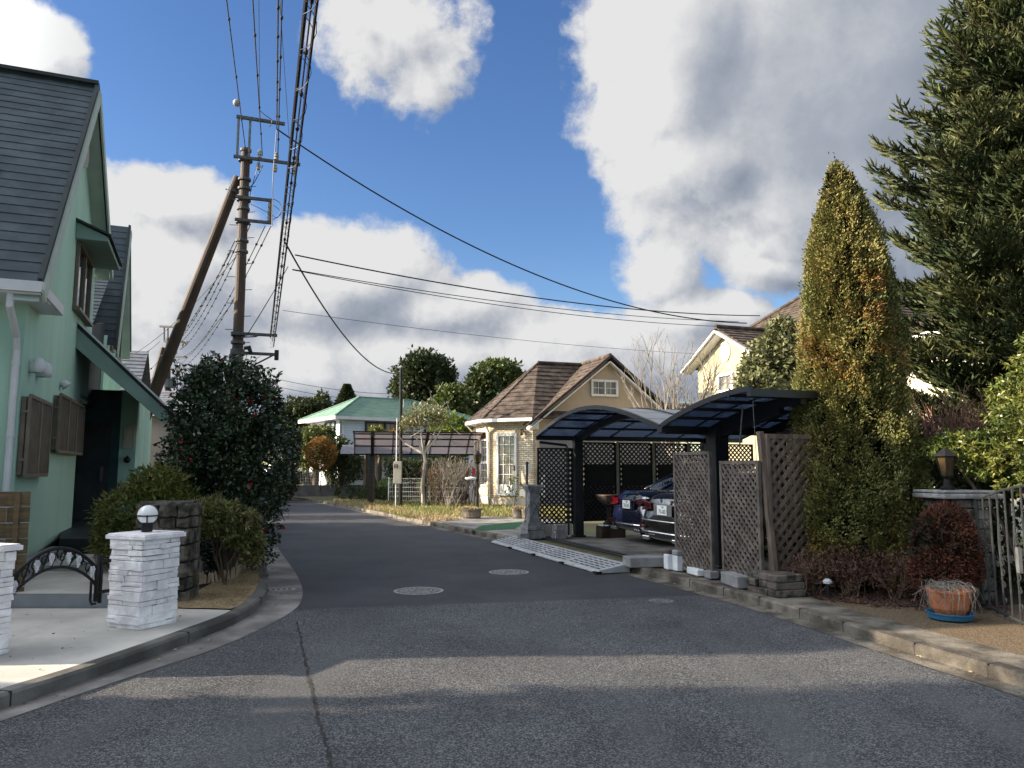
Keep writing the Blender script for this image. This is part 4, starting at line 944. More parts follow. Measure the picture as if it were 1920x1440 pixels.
# low rear roof to the right
shingles(m,K(GW-.2,1.0,3.3),K(GW+5.5,1.0,3.3),K(GW-.2,3.4,4.75),K(GW+5.5,3.4,4.75),.30,.04)
m.build('roof',M['browntile'],cot)
m=MB()
for p in(ev[2],ev[3]): m.tube([p+V3((0,0,.03)),AP+V3((0,0,.03))],.045,8)
m.tube([AP+V3((0,0,.05)),JN+V3((0,0,.05))],.09,8); m.tube([K(GW/2,-.36,GT_+.2),K(GW/2,6,GT_+.2)],.09,8); m.build('ridge_tiles',M['browntile'],cot)
m=MB()
for L0 in(-.42,GW+.42):
    z0=GE-.42*(GT_-GE)/(GW/2)+.12; m.beam(K(L0,-.37,z0+.03),K(GW/2,-.37,GT_+.18),.10,.16,RA)
m.build('verge_tiles',M['tile_dark'],cot)
m=MB()
for L0 in(-.40,GW+.40):
    z0=GE-.42*(GT_-GE)/(GW/2)+.0; m.beam(K(L0,-.24,z0-.07),K(GW/2,-.24,GT_-.06),.06,.20,RA)
m.prism([K(-.42,-.25,3.16),K(0.02,-.25,3.16),K(0.02,-.25,3.62),K(-.42,-.25,3.24)],RA*.2)
m.build('bargeboard',M['white_paint'],cot)
m=MB()
for i in range(1,4): m.beam(ev[i]-V3((0,0,.03)),ev[i+1]-V3((0,0,.03)),.12,.13)
for i in range(1,4):
    a,b=ev[i],ev[i+1]; c,d=oct_(2.45,([-112.5]+angs)[i],3.5),oct_(2.45,([-112.5]+angs)[i+1],3.5); m.prism([Z(a,3.5),Z(b,3.5),Z(d,3.5),Z(c,3.5)],(0,0,.03))
m.build('eave_gutter',M['white_paint'],cot)
m=MB(); v=oct_(2.56,22.5,0); m.tube([Z(ev[3],3.5),Z(v.lerp(ev[3],.4),3.35),Z(v,3.1),Z(v,.1)],.04,8); m.build('downpipe',M['cream'],cot); m=MB()
v2=oct_(2.56,-22.5,0); m.tube([Z(ev[2],3.5),Z(v2,3.1),Z(v2,.1)],.035,8); m.build('downpipe',M['cream'],cot)
def facewin(p,q,u0,u1,z0,z1,nx,nz,name,fw=.06,mid=False,depth=.05,bottom=0):
    """framed window lying on the wall p-q (plan points)"""
    p=Z(p,0);q=Z(q,0); ax=(q-p).normalized(); nr=V3((ax.y,-ax.x,0)); 
    if nr.dot(p-C8 if name!='gable_window' else -RA)<0: nr=-nr
    L=(q-p).length; A=lambda u,z,o=0: p+ax*(u*L)+nr*o+V3((0,0,z)); w_=(u1-u0)*L
    fr=MB()
    for a,b in(((u0,z0),(u1,z0)),((u0,z1),(u1,z1))): fr.beam(A(a[0],a[1],.035),A(b[0],b[1],.035),.09,fw)
    for u in(u0,u1): fr.beam(A(u,z0-fw/2,.038),A(u,z1+fw/2,.038),fw,.09,ax)
    if bottom: fr.prism([A(u0,z0,.02),A(u1,z0,.02),A(u1,z0+bottom,.02),A(u0,z0+bottom,.02)],nr*.03)
    if mid: fr.beam(A(u0,(z0+z1)/2,.04),A(u1,(z0+z1)/2,.04),.07,.09)
    f=fr.build(name,M['white_paint'],cot)
    zb=z0+bottom
    mu=MB()
    for i in range(1,nx): u=u0+(u1-u0)*i/nx; mu.beam(A(u,zb,.034),A(u,z1,.034),.022,.02,ax)
    for i in range(1,nz): z=zb+(z1-zb)*i/nz; mu.beam(A(u0,z,.034),A(u1,z,.034),.02,.022)
    mu.build('glazing_bars',M['white_paint'],f)
    pn=MB(); pn.prism([A(u0,zb,.012),A(u1,zb,.012),A(u1,z1,.012),A(u0,z1,.012)],nr*.006); pn.build('pane',M['paneglass'],f)
    return f
M['paneglass']=mat('reflecting_pane',(.11,.12,.12),.08,.3,1.2,spec=.9,col2=(.30,.29,.25),stretch=(3,3,.6))
pA,pB,pC,pD=[oct_(2.5,a,0) for a in angs[:4]]
facewin(pB,pC,.48,.94,.95,2.80,2,6,'window',mid=True); facewin(pB,pC,.02,.20,.95,2.80,1,6,'window')
f=facewin(pC,pD,.20,.62,.62,2.98,3,5,'french_door',fw=.11,bottom=.38)
m=MB(); ax=(pD-pC).normalized(); nn=V3((ax.y,-ax.x,0)); nn=nn if nn.dot(pC-C8)>0 else -nn; q=pC.lerp(pD,.60)+nn*.1
m.beam(Z(q,1.55),Z(q,1.75),.04,.04,nn); m.build('handle',M['iron'],f)
q=pC.lerp(pD,.78)+nn*.12; m=MB(); m.beam(Z(q-nn*.1,3.12),Z(q,3.2),.03,.03); m.lathe([(.03,-.22),(.07,-.16),(.09,.0),(.02,.06)],Z(q,3.15),8); m.build('wall_lantern',M['amber'],cot)
f=facewin(K(0),K(GW),2.45/GW,3.585/GW,4.62,5.22,2,2,'gable_window',fw=.09)
m=MB(); m.beam(K(3.02,-.05,4.62),K(3.02,-.05,5.22),.11,.05,RB); 
for L_ in(2.74,3.30): m.beam(K(L_,-.04,4.62),K(L_,-.04,5.22),.025,.02,RB)
m.build('mullion',M['white_paint'],f)
m=MB(); m.boxz(K(.28,-.02,.5),(.14,.06,.9),RANG); m.boxz(K(-.35,-.02,1.4),(.2,.1,.4),RANG,0); m.build('meter_box',M['grey_pipe'],cot)
m=MB(); m.prism([K(1.3,-.03,.3),K(2.2,-.03,.3),K(2.2,-.03,2.4),K(1.3,-.03,2.4)],RA*.04); m.build('side_door',M['darkglass'],cot)

# ================================================================ carports
def lattice(mb,P0,ux,w,z0,z1,sp,sw,th,fam=(1,-1),flip=1,mi=0):
    P0=V3(P0);ux=V3(ux).normalized(); nr=V3((ux.y,-ux.x,0)); h=z1-z0
    for f in fam:
        k=-math.ceil(h/sp)-1
        while k*sp<w+h+sp:
            c=k*sp; pts=[]
            # line u = c + f*v  (45 degrees)
            cc=c if f>0 else c
            def U(v): return (cc-h+v) if f>0 else (cc-v)
            v0,v1=0,h
            for lim in(0,w):
                pass
            lo,hi=0.0,h
            if f>0: lo=max(lo,-(cc-h)); hi=min(hi,w-(cc-h))
            else: hi=min(hi,cc); lo=max(lo,cc-w)
            if hi-lo>.03:
                a=P0+ux*U(lo)+V3((0,0,z0+lo))+nr*(th*.55*f*flip); b=P0+ux*U(hi)+V3((0,0,z0+hi))+nr*(th*.55*f*flip); mb.beam(a,b,th,sw,ux.cross(V3((0,0,1))).cross(b-a))
            k+=1
def frame4(mb,P0,ux,w,z0,z1,fw,th):
    P0=V3(P0);ux=V3(ux).normalized()
    for z in(z0,z1): mb.beam(P0+V3((0,0,z)),P0+ux*w+V3((0,0,z)),th,fw)
    for u in(0,w): mb.beam(P0+ux*u+V3((0,0,z0-fw/2)),P0+ux*u+V3((0,0,z1+fw/2)),fw,th+.004,ux)
def panel(name,P0,ux,w,z0,z1,sp,sw,label,mt,mf,grp,fam=(1,-1),th=.014,fw=.035,flip=1):
    t=thing(name,Z(V3(P0),.1),label,'lattice panel',grp); m=MB(); lattice(m,P0,ux,w,z0,z1,sp,sw,th,fam,flip); m.build('lattice',mt,t); f=MB(); frame4(f,P0,ux,w,z0,z1,fw,.045); f.build('frame',mf,t); return t
def archroof(name,label,prof,t0,t1,ribs,npur,beams,post_pts,mt_s,mt_f,end=True):
    """prof: list of (s,z) along the kerb; the roof runs from t0 to t1 into the plot"""
    c=RF(prof[0][0],t0,.11); t=thing(name,c,label,'carport'); n=len(prof)
    m=MB(); vs=[RF(s,q,z) for q in(t0,t1) for s,z in prof]+[RF(s,q,z+.006) for q in(t0,t1) for s,z in prof]
    m.add(vs,[(i,i+1,n+i+1,n+i) for i in range(n-1)]+[(2*n+i,2*n+i+1,3*n+i+1,3*n+i) for i in range(n-1)]); o_=m.build('roof_sheet',[mt_s,M['polytop']],t,smooth=True); o_.data.polygons.foreach_set('material_index',[0]*(n-1)+[1]*(n-1))
    for k in range(npur+1):
        m=MB()
        f=k*(n-1)/npur; i=min(n-2,int(f)); u=f-i; s=prof[i][0]*(1-u)+prof[i+1][0]*u; z=prof[i][1]*(1-u)+prof[i+1][1]*u
        e=.10 if k in(0,npur) else .045; m.beam(RF(s,t0-.03,z-e*.4),RF(s,t1+.03,z-e*.4),e*.8,e); m.build('purlin',mt_f,t)
    for q in ribs:
        m=MB()
        ed=q in(ribs[0],ribs[-1])
        for i in range(n-1): m.beam(RF(prof[i][0],q,prof[i][1]+.012),RF(prof[i+1][0],q,prof[i+1][1]+.012),.05 if ed else .03,.075 if ed else .04,(0,0,1))
        m.build('rib',mt_f,t)
    for q in beams:
        m=MB()
        for i in range(n-1): m.beam(RF(prof[i][0],q,prof[i][1]-.10),RF(prof[i+1][0],q,prof[i+1][1]-.10),.09,.13,(0,0,1))
        m.build('main_beam',mt_f,t)
    for (s,q,z1,w_) in post_pts:
        m=MB(); m.boxz(RF(s,q,.112),(w_,w_*.8,z1-.112),RANG); m.boxz(RF(s,q,.112),(w_+.06,w_+.04,.04),RANG); m.build('post',mt_f,t,bevel=.006)
    return t
N_=14
profL=[(5.3*i/N_,2.34-.09*i/N_+.46*math.sin(math.pi*i/N_)) for i in range(N_+1)]
cp=archroof('double_carport','double carport with dark arched roof of blue panels over two cars',profL,0,5.4,[0,.9,1.8,2.7,3.6,4.5,5.4],8,[.95,4.3],[(.10,.95,2.32,.20),(.10,4.3,2.32,.16),(5.32,.95,2.25,.16),(5.32,4.3,2.25,.16)],M['polysheet'],M['bluemetal'])
m=MB(); m.tube([RF(.02,.05,2.2),RF(.02,.70,2.14),RF(.02,.74,2.05),RF(.02,.74,.15)],.03,8); m.build('rain_pipe',M['bluemetal'],cp)
profR=[(5.45+2.2*i/10,2.26+.36*math.sin(math.pi/2*i/10)**.9) for i in range(11)]
cp2=archroof('single_carport','nearer single carport with dark half-arch roof of blue panels',profR,-.05,2.3,[-.05,.55,1.1,1.7,2.3],5,[.78,1.9],[(5.72,.78,2.24,.24),(5.72,1.9,2.24,.2)],M['polysheet'],M['bluemetal'])
m=MB(); m.beam(RF(5.5,.78,2.1),RF(7.2,.78,2.42),.10,.14); m.beam(RF(5.4,.0,2.2),RF(5.4,2.3,2.2),.12,.10); m.build('bracket_beam',M['bluemetal'],cp2)
m=MB(); m.tube([RF(7.55,.05,2.6),RF(7.6,.08,.4)],.004,4); m.tube([RF(7.0,.3,2.45),RF(6.9,.3,1.9)],.012,5); m.build('roof_tie_cable',M['steel'],cp2)
# lattice along the far side of the carport
GL='black lattice panels along the far side of the carport'
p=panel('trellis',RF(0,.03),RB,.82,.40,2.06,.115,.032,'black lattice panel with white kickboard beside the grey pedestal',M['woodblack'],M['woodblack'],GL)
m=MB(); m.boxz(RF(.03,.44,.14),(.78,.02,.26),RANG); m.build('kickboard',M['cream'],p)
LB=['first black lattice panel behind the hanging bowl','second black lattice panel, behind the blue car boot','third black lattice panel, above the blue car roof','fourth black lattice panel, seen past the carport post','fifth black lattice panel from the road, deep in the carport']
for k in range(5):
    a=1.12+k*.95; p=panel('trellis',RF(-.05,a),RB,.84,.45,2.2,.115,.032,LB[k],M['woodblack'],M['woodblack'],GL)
    m=MB(); m.boxz(RF(.0,a+.42,1.22),(.76,.012,.50),RANG); m.build('black_sheet',M['rubber'],p)
    m=MB(); m.boxz(RF(-.10,a+.42,.45),(.80,.012,.78),RANG); m.build('reed_backing',M['woodbrown'],p)
    m=MB(); m.boxz(RF(-.05,a-.055,.11),(.07,.07,2.12),RANG); tag(m.build('lattice_post',M['mintpost']),'weathered post '+['beside the carport rain pipe','between the first and second black lattice panels','between the second and third black lattice panels','between the third and fourth black lattice panels','between the last two black lattice panels'][k],'post','posts of the black lattice fence')
# grey and brown lattice gates near the road
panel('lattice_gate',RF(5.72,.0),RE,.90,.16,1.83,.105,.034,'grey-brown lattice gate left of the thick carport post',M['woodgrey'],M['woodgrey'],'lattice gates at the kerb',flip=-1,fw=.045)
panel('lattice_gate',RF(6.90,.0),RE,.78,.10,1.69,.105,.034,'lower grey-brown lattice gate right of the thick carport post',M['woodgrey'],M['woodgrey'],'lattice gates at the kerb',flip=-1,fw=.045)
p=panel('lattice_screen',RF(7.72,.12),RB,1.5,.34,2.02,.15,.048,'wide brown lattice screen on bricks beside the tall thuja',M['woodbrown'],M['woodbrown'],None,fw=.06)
m=MB(); m.beam(RF(7.80,.10,.3),RF(7.66,.06,2.08),.075,.06,RB); m.build('leaning_post',M['woodbrown'],p)
# step plates over the gutter
for k in range(4):
    s0=-.25+k*1.32; t=thing('step_plate',RF(s0+.65,-.62,.03),['light grey slotted kerb ramp plate next to the grey pedestal','light grey slotted ramp plate, second from the pedestal','light grey slotted ramp plate, third from the pedestal','light grey slotted ramp plate nearest to the concrete block'][k],'kerb ramp','kerb ramp plates before the carport')
    m=MB(); prf=[(-.98,.012),(-.98,.035),(-.93,.06),(-.50,.135),(-.42,.135),(-.42,.012)]
    m.prism([RF(s0+.01,q,z) for q,z in prf],RE*1.30); m.build('plate',M['ramp'],t,bevel=.005)
    m=MB()
    for r_ in range(5):
        for c_ in range(6):
            q=-.90+r_*.085; z=.066+(q+.93)/.43*.075+.004; s=s0+.10+c_*.2; m.beam(RF(s,q,z),RF(s+.13,q,z),.022,.004,(0,0,1))
    m.build('slots',M['rubber'],t)
    m=MB(); m.boxz(RF(s0+1.28,-.97,.012),(.10,.12,.03),RANG); m.build('rubber_foot',M['rubber'],t)
t=thing('gate_rail',RF(2.7,.1,.11),'dark twin sliding-gate rails laid across the carport entrance','rail')
for q in(.02,.17,.27):
    m=MB(); m.beam(RF(-.3,q,.122),RF(8.2,q,.122),.035,.022); m.build('rail',M['bluemetal'] if q!=.27 else M['steel'],t)
# small masonry about the entrance
def block(c,sz,rz,mt,label,cat='block',name='concrete_block',grp='loose blocks at the carport entrance'):
    m=MB(); c=V3(c); rnd=random.Random(int(c.x*977+c.y*131)); m.boxz((0,0,0),sz,0)
    o=m.build(name,M[mt],None,bevel=.012); o.location=c; o.rotation_euler=(0,0,rz); return tag(o,label,cat,grp)
block(RF(5.15,-.22,.11),(.62,.34,.15),RANG-R(8),'block','broad flat concrete block at the near end of the ramp')
block(RF(5.62,.02,.112),(.17,.30,.22),RANG+R(80),'whiteblock','white block under the brown brick beside the gate')
block(RF(5.80,.06,.112),(.17,.30,.22),RANG+R(84),'whiteblock','white block under the grey paver beside the gate')
block(RF(5.60,.02,.334),(.17,.22,.06),RANG+R(80),'tile_dark','brown brick lying on a white block',cat='brick',name='brick')
block(RF(5.80,.05,.334),(.18,.28,.075),RANG+R(84),'block','grey paver lying on a white block',name='paver')
block(RF(6.25,-.03,.112),(.36,.12,.09),RANG+R(82),'whiteblock','pale kerb block under the left lattice gate')
block(RF(6.62,-.02,.112),(.20,.14,.10),RANG+R(80),'block','small block at the foot of the thick carport post')
block(RF(7.30,-.13,.112),(.52,.17,.15),RANG+R(78),'block','long weathered stone block before the right lattice gate')
t=thing('brick_stack',RF(7.95,-.05,.1),'stack of dark weathered bricks under the brown lattice screen','brick stack')
rnd=random.Random(9)
for L_ in range(3):
    for k in range(3):
        m=MB(); m.boxz(RF(7.72+.2*k+rnd.uniform(-.02,.02),.02+rnd.uniform(-.03,.05),.10+L_*.085),(.40,.185,.08),RANG+rnd.uniform(-.08,.08)); m.build('brick',M['rubble'] if (k+L_)%3 else M['woodgrey'],t,bevel=.01)
t=thing('ornate_pedestal',RF(.02,-.12,.1),'grey stone pedestal with fluted shaft on stacked slabs at carport corner','pedestal')
pc_=RF(.05,-.12,0); 
m=MB()
for z,h_,w_ in((.10,.10,.44),(.20,.09,.40),(.29,.08,.42)): m.boxz(Z(pc_,z),(w_,w_,h_),RANG+.05*(z*10%2))
m.build('slabs',M['stone_grey'],t,bevel=.015)
m=MB()
for z,h_,w_ in((.37,.08,.36),(.45,.05,.30),(.50,.62,.235),(1.12,.05,.29),(1.17,.04,.34),(1.21,.05,.38)): m.boxz(Z(pc_,z),(w_,w_,h_),RANG)
for k in range(4):
    a=RANG+k*math.pi/2; nr=V3((math.cos(a),math.sin(a),0)); tx=V3((-nr.y,nr.x,0)); c=Z(pc_,.81)+nr*.119
    for u in(-.075,.075): m.box(c+tx*u,(.012,.02,.50),a)
    for z in(-.25,.25): m.box(c+V3((0,0,z)),(.012,.17,.02),a)
m.build('shaft',M['stone_grey'],t,bevel=.008)
m=MB(); m.tube([Z(pc_,.75)+V3((math.cos(a)*.17+.0,math.sin(a)*.17,.25*math.sin(a*1.7)-.1)) for a in np.linspace(0,12,50)],.006,4); m.build('string_of_lights',M['wire'],t)
block(RF(.25,-.42,.1),(.20,.20,.14),RANG,'block','small cubic block left of the grey pedestal')
block(RF(.42,.34,.11),(.26,.24,.17),RANG,'stone_grey','lower grey block right of the grey pedestal'); block(RF(.42,.34,.284),(.22,.2,.13),RANG+.1,'block','small grey block on top of another beside the pedestal')
# bowl and planter
bq=RF(.5,1.5,.0); t=thing('planter_bowl',Z(bq,.2),'brown pottery bowl standing before the black lattice','planter')
m=MB(); m.lathe([(.06,.80),(.12,.82),(.22,.92),(.27,1.02),(.29,1.04),(.27,1.05),(.2,1.0)],bq,20); m.build('bowl',M['terracotta_dark'] if 'terracotta_dark' in M else M['woodbrown'],t,smooth=True)
m=MB(); m.lathe([(.14,.4),(.05,.5),(.05,.78),(.1,.81)],bq,12); m.build('stand',M['iron'],t)
t=thing('planter_box',RF(.45,1.55,.11),'long dark planter trough with pale pebbles behind the carport post','planter')
m=MB(); m.boxz(RF(.5,1.55,.11),(.60,.28,.26),RANG); m.build('trough',M['soil'],t,bevel=.02)
pp=[RF(.5+random.uniform(-.13,.13),1.55+random.uniform(-.27,.27),.375) for _ in range(120)]; m=MB()
for p_ in pp: m.ball(p_,random.uniform(.012,.022),6,4)
m.build('pebbles',M['whiteblock'],t)['kind']='stuff'

# ================================================================ cars
def text_mesh(s,size,mt,parent,Mx,name):
    cu=bpy.data.curves.new('txt','FONT'); cu.body=s; cu.size=size; cu.align_x='CENTER'; cu.align_y='CENTER'; cu.extrude=.001
    o=bpy.data.objects.new('txt',cu); COL.objects.link(o); dg=bpy.context.evaluated_depsgraph_get(); me=bpy.data.meshes.new_from_object(o.evaluated_get(dg)); bpy.data.objects.remove(o)
    me.transform(Mx); me.materials.clear(); me.materials.append(mt); q=bpy.data.objects.new(name,me); COL.objects.link(q); q.parent=parent; return q
def sedan(label,paint,chrome_low):
    """x forward, origin under the rear bumper"""
    t=thing('sedan_car',(0,0,0),label,'car')
    st=[ # x, half width, bottom, top, shoulder
     (0.00,.70,.34,.96,.84),(.06,.80,.27,1.02,.88),(.22,.88,.22,1.075,.92),(.62,.925,.20,1.09,.93),(1.2,.935,.19,1.0,.93),(2.4,.935,.18,.96,.92),(3.4,.93,.18,.95,.90),(4.3,.90,.19,.86,.80),(4.75,.80,.22,.74,.66),(4.92,.62,.30,.60,.52)]
    def sect(x,w_,zb,zt,zs):
        zm=zb+(zs-zb)*.45; return [(0,zb),(.86*w_,zb),(.97*w_,zb+.07),(1.0*w_,zm),(.985*w_,zs-.06),(.955*w_,zs),(.80*w_,zt-.012),(.45*w_,zt),(0,zt+.006)]
    def loft(secs,xo=None):
        mb=MB(); n=len(secs[0][1]); full=[]
        for x,pts in secs:
            ring=[(x+(xo(x,z) if xo else 0),-y,z) for y,z in pts]+[(x+(xo(x,z) if xo else 0),y,z) for y,z in pts[-2:0:-1]]; full.append(ring)
        k=len(full[0]); vs=[v for r_ in full for v in r_]; fs=[(i*k+j,i*k+(j+1)%k,(i+1)*k+(j+1)%k,(i+1)*k+j) for i in range(len(full)-1) for j in range(k)]
        fs+=[tuple(range(k)),tuple(range((len(full)-1)*k,len(full)*k))[::-1]]; mb.add(vs,fs); return mb
    xo=lambda x,z: (-.05 if z<.62 else .02+.10*(z-.62)) if x<.1 else 0
    body=loft([(s[0],sect(*s)) for s in st],xo).build('body',paint,t,smooth=True,sub=2)
    cab=[(.70,.66,.70,1.05,1.06),(1.15,.62,.80,1.02,1.30),(1.65,.58,.85,.98,1.425),(2.2,.58,.86,.96,1.455),(2.8,.57,.86,.96,1.43),(3.4,.60,.84,.94,1.18),(3.75,.64,.78,.93,.96)]
    cs_=[(x,[(0,zb-.1),(wb,zb-.1),(wb,zb),(wb*.97,zb+(zt-zb)*.35),(wt+.03,zb+(zt-zb)*.85),(wt*.9,zt-.008),(wt*.5,zt),(0,zt+.006)]) for x,wt,wb,zb,zt in cab]
    loft(cs_).build('cabin_glass',M['darkglass'],t,smooth=True,sub=2)
    rf=[(1.38,.60,1.365),(1.7,.60,1.438),(2.2,.60,1.468),(2.8,.59,1.445),(3.05,.58,1.375)]
    loft([(x,[(0,z-.03),(w_,z-.06),(w_+.015,z-.04),(w_*.9,z-.008),(w_*.5,z+.002),(0,z+.008)]) for x,w_,z in rf]).build('roof',paint,t,smooth=True,sub=2)
    m=MB()
    for s in(-1,1): m.tube([(.78,s*.72,1.06),(1.15,s*.70,1.24),(1.45,s*.645,1.375),(2.2,s*.64,1.42),(2.9,s*.64,1.38),(3.75,s*.76,.97)],.035,6)
    m.build('pillars',paint,t,smooth=True)
    for s in(-1,1):
        m=MB(); pts=[(.012,.40,.80),(.010,.40,.885),(.045,.80,.925),(.10,.885,.935),(.26,.925,.92),(.24,.925,.87),(.09,.875,.80),(.03,.80,.76),(.012,.55,.775)]
        b=[V3((x-.035,y*s,z)) for x,y,z in pts]; m.add(b+[v+V3((.06,-.02*s,0)) for v in b],[tuple(range(len(b)))]+[(i,(i+1)%len(b),len(b)+(i+1)%len(b),len(b)+i) for i in range(len(b))])
        m.build('tail_light',M['redlamp'],t)
        m=MB(); m.box((-.05,s*.66,.47),(.04,.22,.04)); m.build('reflector',M['redlamp'],t)
    pl=MB(); pl.box((-.035,0,.785),(.012,.33,.165)); po=pl.build('number_plate',M['plate'],t,bevel=.004)
    base=Matrix(((0,0,-1,-.0425),(-1,0,0,0),(0,1,0,.785),(0,0,0,1)))
    text_mesh('70-00',.105,M['plate_text'],po,base@Matrix.Translation((.012,-.026,0)),'plate_number'); text_mesh('300',.05,M['plate_text'],po,base@Matrix.Translation((.03,.052,0)),'plate_class')
    m=MB(); m.box((-.02,0,.785),(.012,.62,.20)); m.build('plate_recess',paint if not chrome_low else M['plate_recess'],t,bevel=.01)
    m=MB(); m.tube([(-.045,0,.955),(-.035,0,.955)],[.04,.04],14); bd=m.build('badge',M['chrome'],t); m=MB(); m.tube([(-.047,0,.955),(-.044,0,.955)],[.026,.026],12); m.build('badge_centre',M['saucer'],bd)
    m=MB(); m.box((-.036,-.36,.945),(.006,.12,.03)); m.build('model_badge',M['chrome'],t)
    m=MB(); m.tube([(.10,-.86,.40),(-.03,-.74,.40),(-.075,-.4,.40),(-.08,0,.40),(-.075,.4,.40),(-.03,.74,.40),(.10,.86,.40)],.014,6); m.build('bumper_trim',M['chrome'],t)
    if chrome_low:
        m=MB(); m.tube([(.10,-.86,.60),(-.03,-.74,.60),(-.075,-.4,.60),(-.08,0,.60),(-.075,.4,.60),(-.03,.74,.60),(.10,.86,.60)],.010,6); m.build('bumper_trim',M['chrome'],t)
    for s in(-1,1):
        m=MB(); m.box((-.06,s*.52,.29),(.06,.24,.07)); m.build('exhaust_tip',M['chrome'],t,bevel=.015)
        for x in(.98,3.95):
            m=MB(); prof=[(.20,-.11),(.30,-.11),(.335,-.08),(.335,.08),(.30,.11),(.20,.11)]
            vs=[(x+r_*math.cos(2*math.pi*j/24),s*(.83)+y,.335+r_*math.sin(2*math.pi*j/24)) for r_,y in prof for j in range(24)]
            m.add(vs,[(i*24+j,i*24+(j+1)%24,(i+1)*24+(j+1)%24,(i+1)*24+j) for i in range(5) for j in range(24)]); wh=m.build('wheel',M['tyre'],t)
            m=MB(); m.tube([(x,s*.80,.335),(x,s*.925,.335)],[.22,.20],18); m.build('rim',M['rim'],wh)
    return t
M['plate_recess']=mat('plate_recess',(.16,.155,.15),.4,.1,5)
M['terracotta_dark']=mat('terracotta_dark',(.16,.09,.07),.8,.25,6)
CARA=math.atan2(.309,.951)
c1_=sedan('dark blue saloon car parked deeper in the carport',M['bluepaint'],False); c1_.location=(2.35,15.55,.11); c1_.rotation_euler=(0,0,CARA)
c2_=sedan('black saloon car parked behind the grey lattice gate',M['blackpaint'],True); c2_.location=(2.62,13.25,.11); c2_.rotation_euler=(0,0,CARA)
# ================================================================ green-roofed white house beyond the bend
FO=V3((-10.75,46,0)); Fb=V3((.8,.6,0)); Fa=V3((-.6,.8,0))
def FH(u,v,z=0): return FO+Fb*u+Fa*v+V3((0,0,z))
t=thing('white_house',FH(5,3,.05),'white clapboard house with a pale green hipped roof beyond the bend','house')
W_,D_,E_,R_=11.5,5.9,4.85,6.35
m=MB(); o_=.55
for a,b in(((o_,o_),(W_-o_,o_)),((o_,D_-o_),(o_,o_)),((W_-o_,o_),(W_-o_,D_-o_)),((W_-o_,D_-o_),(o_,D_-o_))):
    p=FH(*a);q=FH(*b); ax=(q-p).normalized(); nr=V3((-ax.y,ax.x,0)); m.prism([Z(p,.05),Z(q,.05),Z(q,E_-.08),Z(p,E_-.08)],nr*.15)
m.build('wall',M['siding'],t)
m=MB(); rl,rr=FH(2.95,2.95,R_),FH(W_-4.6,2.95,R_)
c=[FH(0,0,E_),FH(W_,0,E_),FH(W_,D_,E_),FH(0,D_,E_)]
shingles(m,c[0],c[1],rl,rr,.32,.03); shingles(m,c[3],c[0],rl,rl+V3((.01,.01,0)),.32,.03); shingles(m,c[1],c[2],rr,rr+V3((.01,.01,0)),.32,.03); shingles(m,c[2],c[3],rr,rl,.32,.03)
rf=m.build('roof',M['greenroof'],t)
m=MB()
for p,q in((c[0],rl),(c[3],rl),(c[1],rr),(rl,rr)): m.tube([p+V3((0,0,.04)),q+V3((0,0,.04))],.05,6)
m.build('ridge_caps',M['greenroof'],rf)
m=MB()
for i in range(4): m.beam(c[i]-V3((0,0,.10)),c[(i+1)%4]-V3((0,0,.10)),.10,.20)
ci=[FH(o_,o_,E_-.2),FH(W_-o_,o_,E_-.2),FH(W_-o_,D_-o_,E_-.2),FH(o_,D_-o_,E_-.2)]
for i in range(4): m.prism([Z(c[i],E_-.2),Z(c[(i+1)%4],E_-.2),ci[(i+1)%4],ci[i]],(0,0,.02))
m.build('eaves',M['white_paint'],t)
def fwin(u0,u1,z0,z1,name='window',v=o_,n=2,face='f'):
    m=MB(); A=(lambda u,z,o=0: FH(u,v-o,z)) if face=='f' else (lambda u,z,o=0: FH(v-o,u,z)); ax=Fb if face=='f' else Fa
    for z in(z0,z1): m.beam(A(u0,z,.04),A(u1,z,.04),.1,.09)
    for i in range(n+1): u=u0+(u1-u0)*i/n; m.beam(A(u,z0-.045,.045),A(u,z1+.045,.045),.09,.1,ax)
    f=m.build(name,M['trim_dark'],t); p=MB(); p.prism([A(u0,z0,.015),A(u1,z0,.015),A(u1,z1,.015),A(u0,z1,.015)],(-Fa if face=='f' else -Fb)*.008); p.build('pane',M['paneglass'],f)
fwin(2.3,5.0,2.75,4.55); fwin(6.6,7.5,2.9,4.5); fwin(8.4,9.6,2.9,4.5); fwin(1.2,2.6,3.7,4.55,face='s'); fwin(1.2,2.6,1,2.2); fwin(7.0,9.0,.6,2.4)
m=MB(); m.tube([FH(.4,.02,E_-.2),FH(.75,.5,E_-.55),FH(.75,.5,.1)],.045,6); m.build('downpipe',M['white_paint'],t)
m=MB()
m.prism([FH(1.6,-1.3,2.42),FH(7.8,-1.3,2.42),FH(7.8,o_,2.42),FH(1.6,o_,2.42)],(0,0,.16))
for i in range(38):
    u=1.65+i*6.1/37; m.beam(FH(u,-1.27,2.55),FH(u,-1.27,3.42),.045,.045)
m.beam(FH(1.6,-1.27,3.45),FH(7.8,-1.27,3.45),.10,.09)
for u in(1.65,4.7,7.75): m.beam(FH(u,-1.27,0),FH(u,-1.27,3.45),.12,.12)
for i in range(8): m.beam(FH(1.62,-1.25+i*.24,2.55),FH(1.62,-1.25+i*.24,3.42),.045,.045)
m.build('balcony',mat('teal_railing',(.03,.10,.11),.5,.1,4),t)
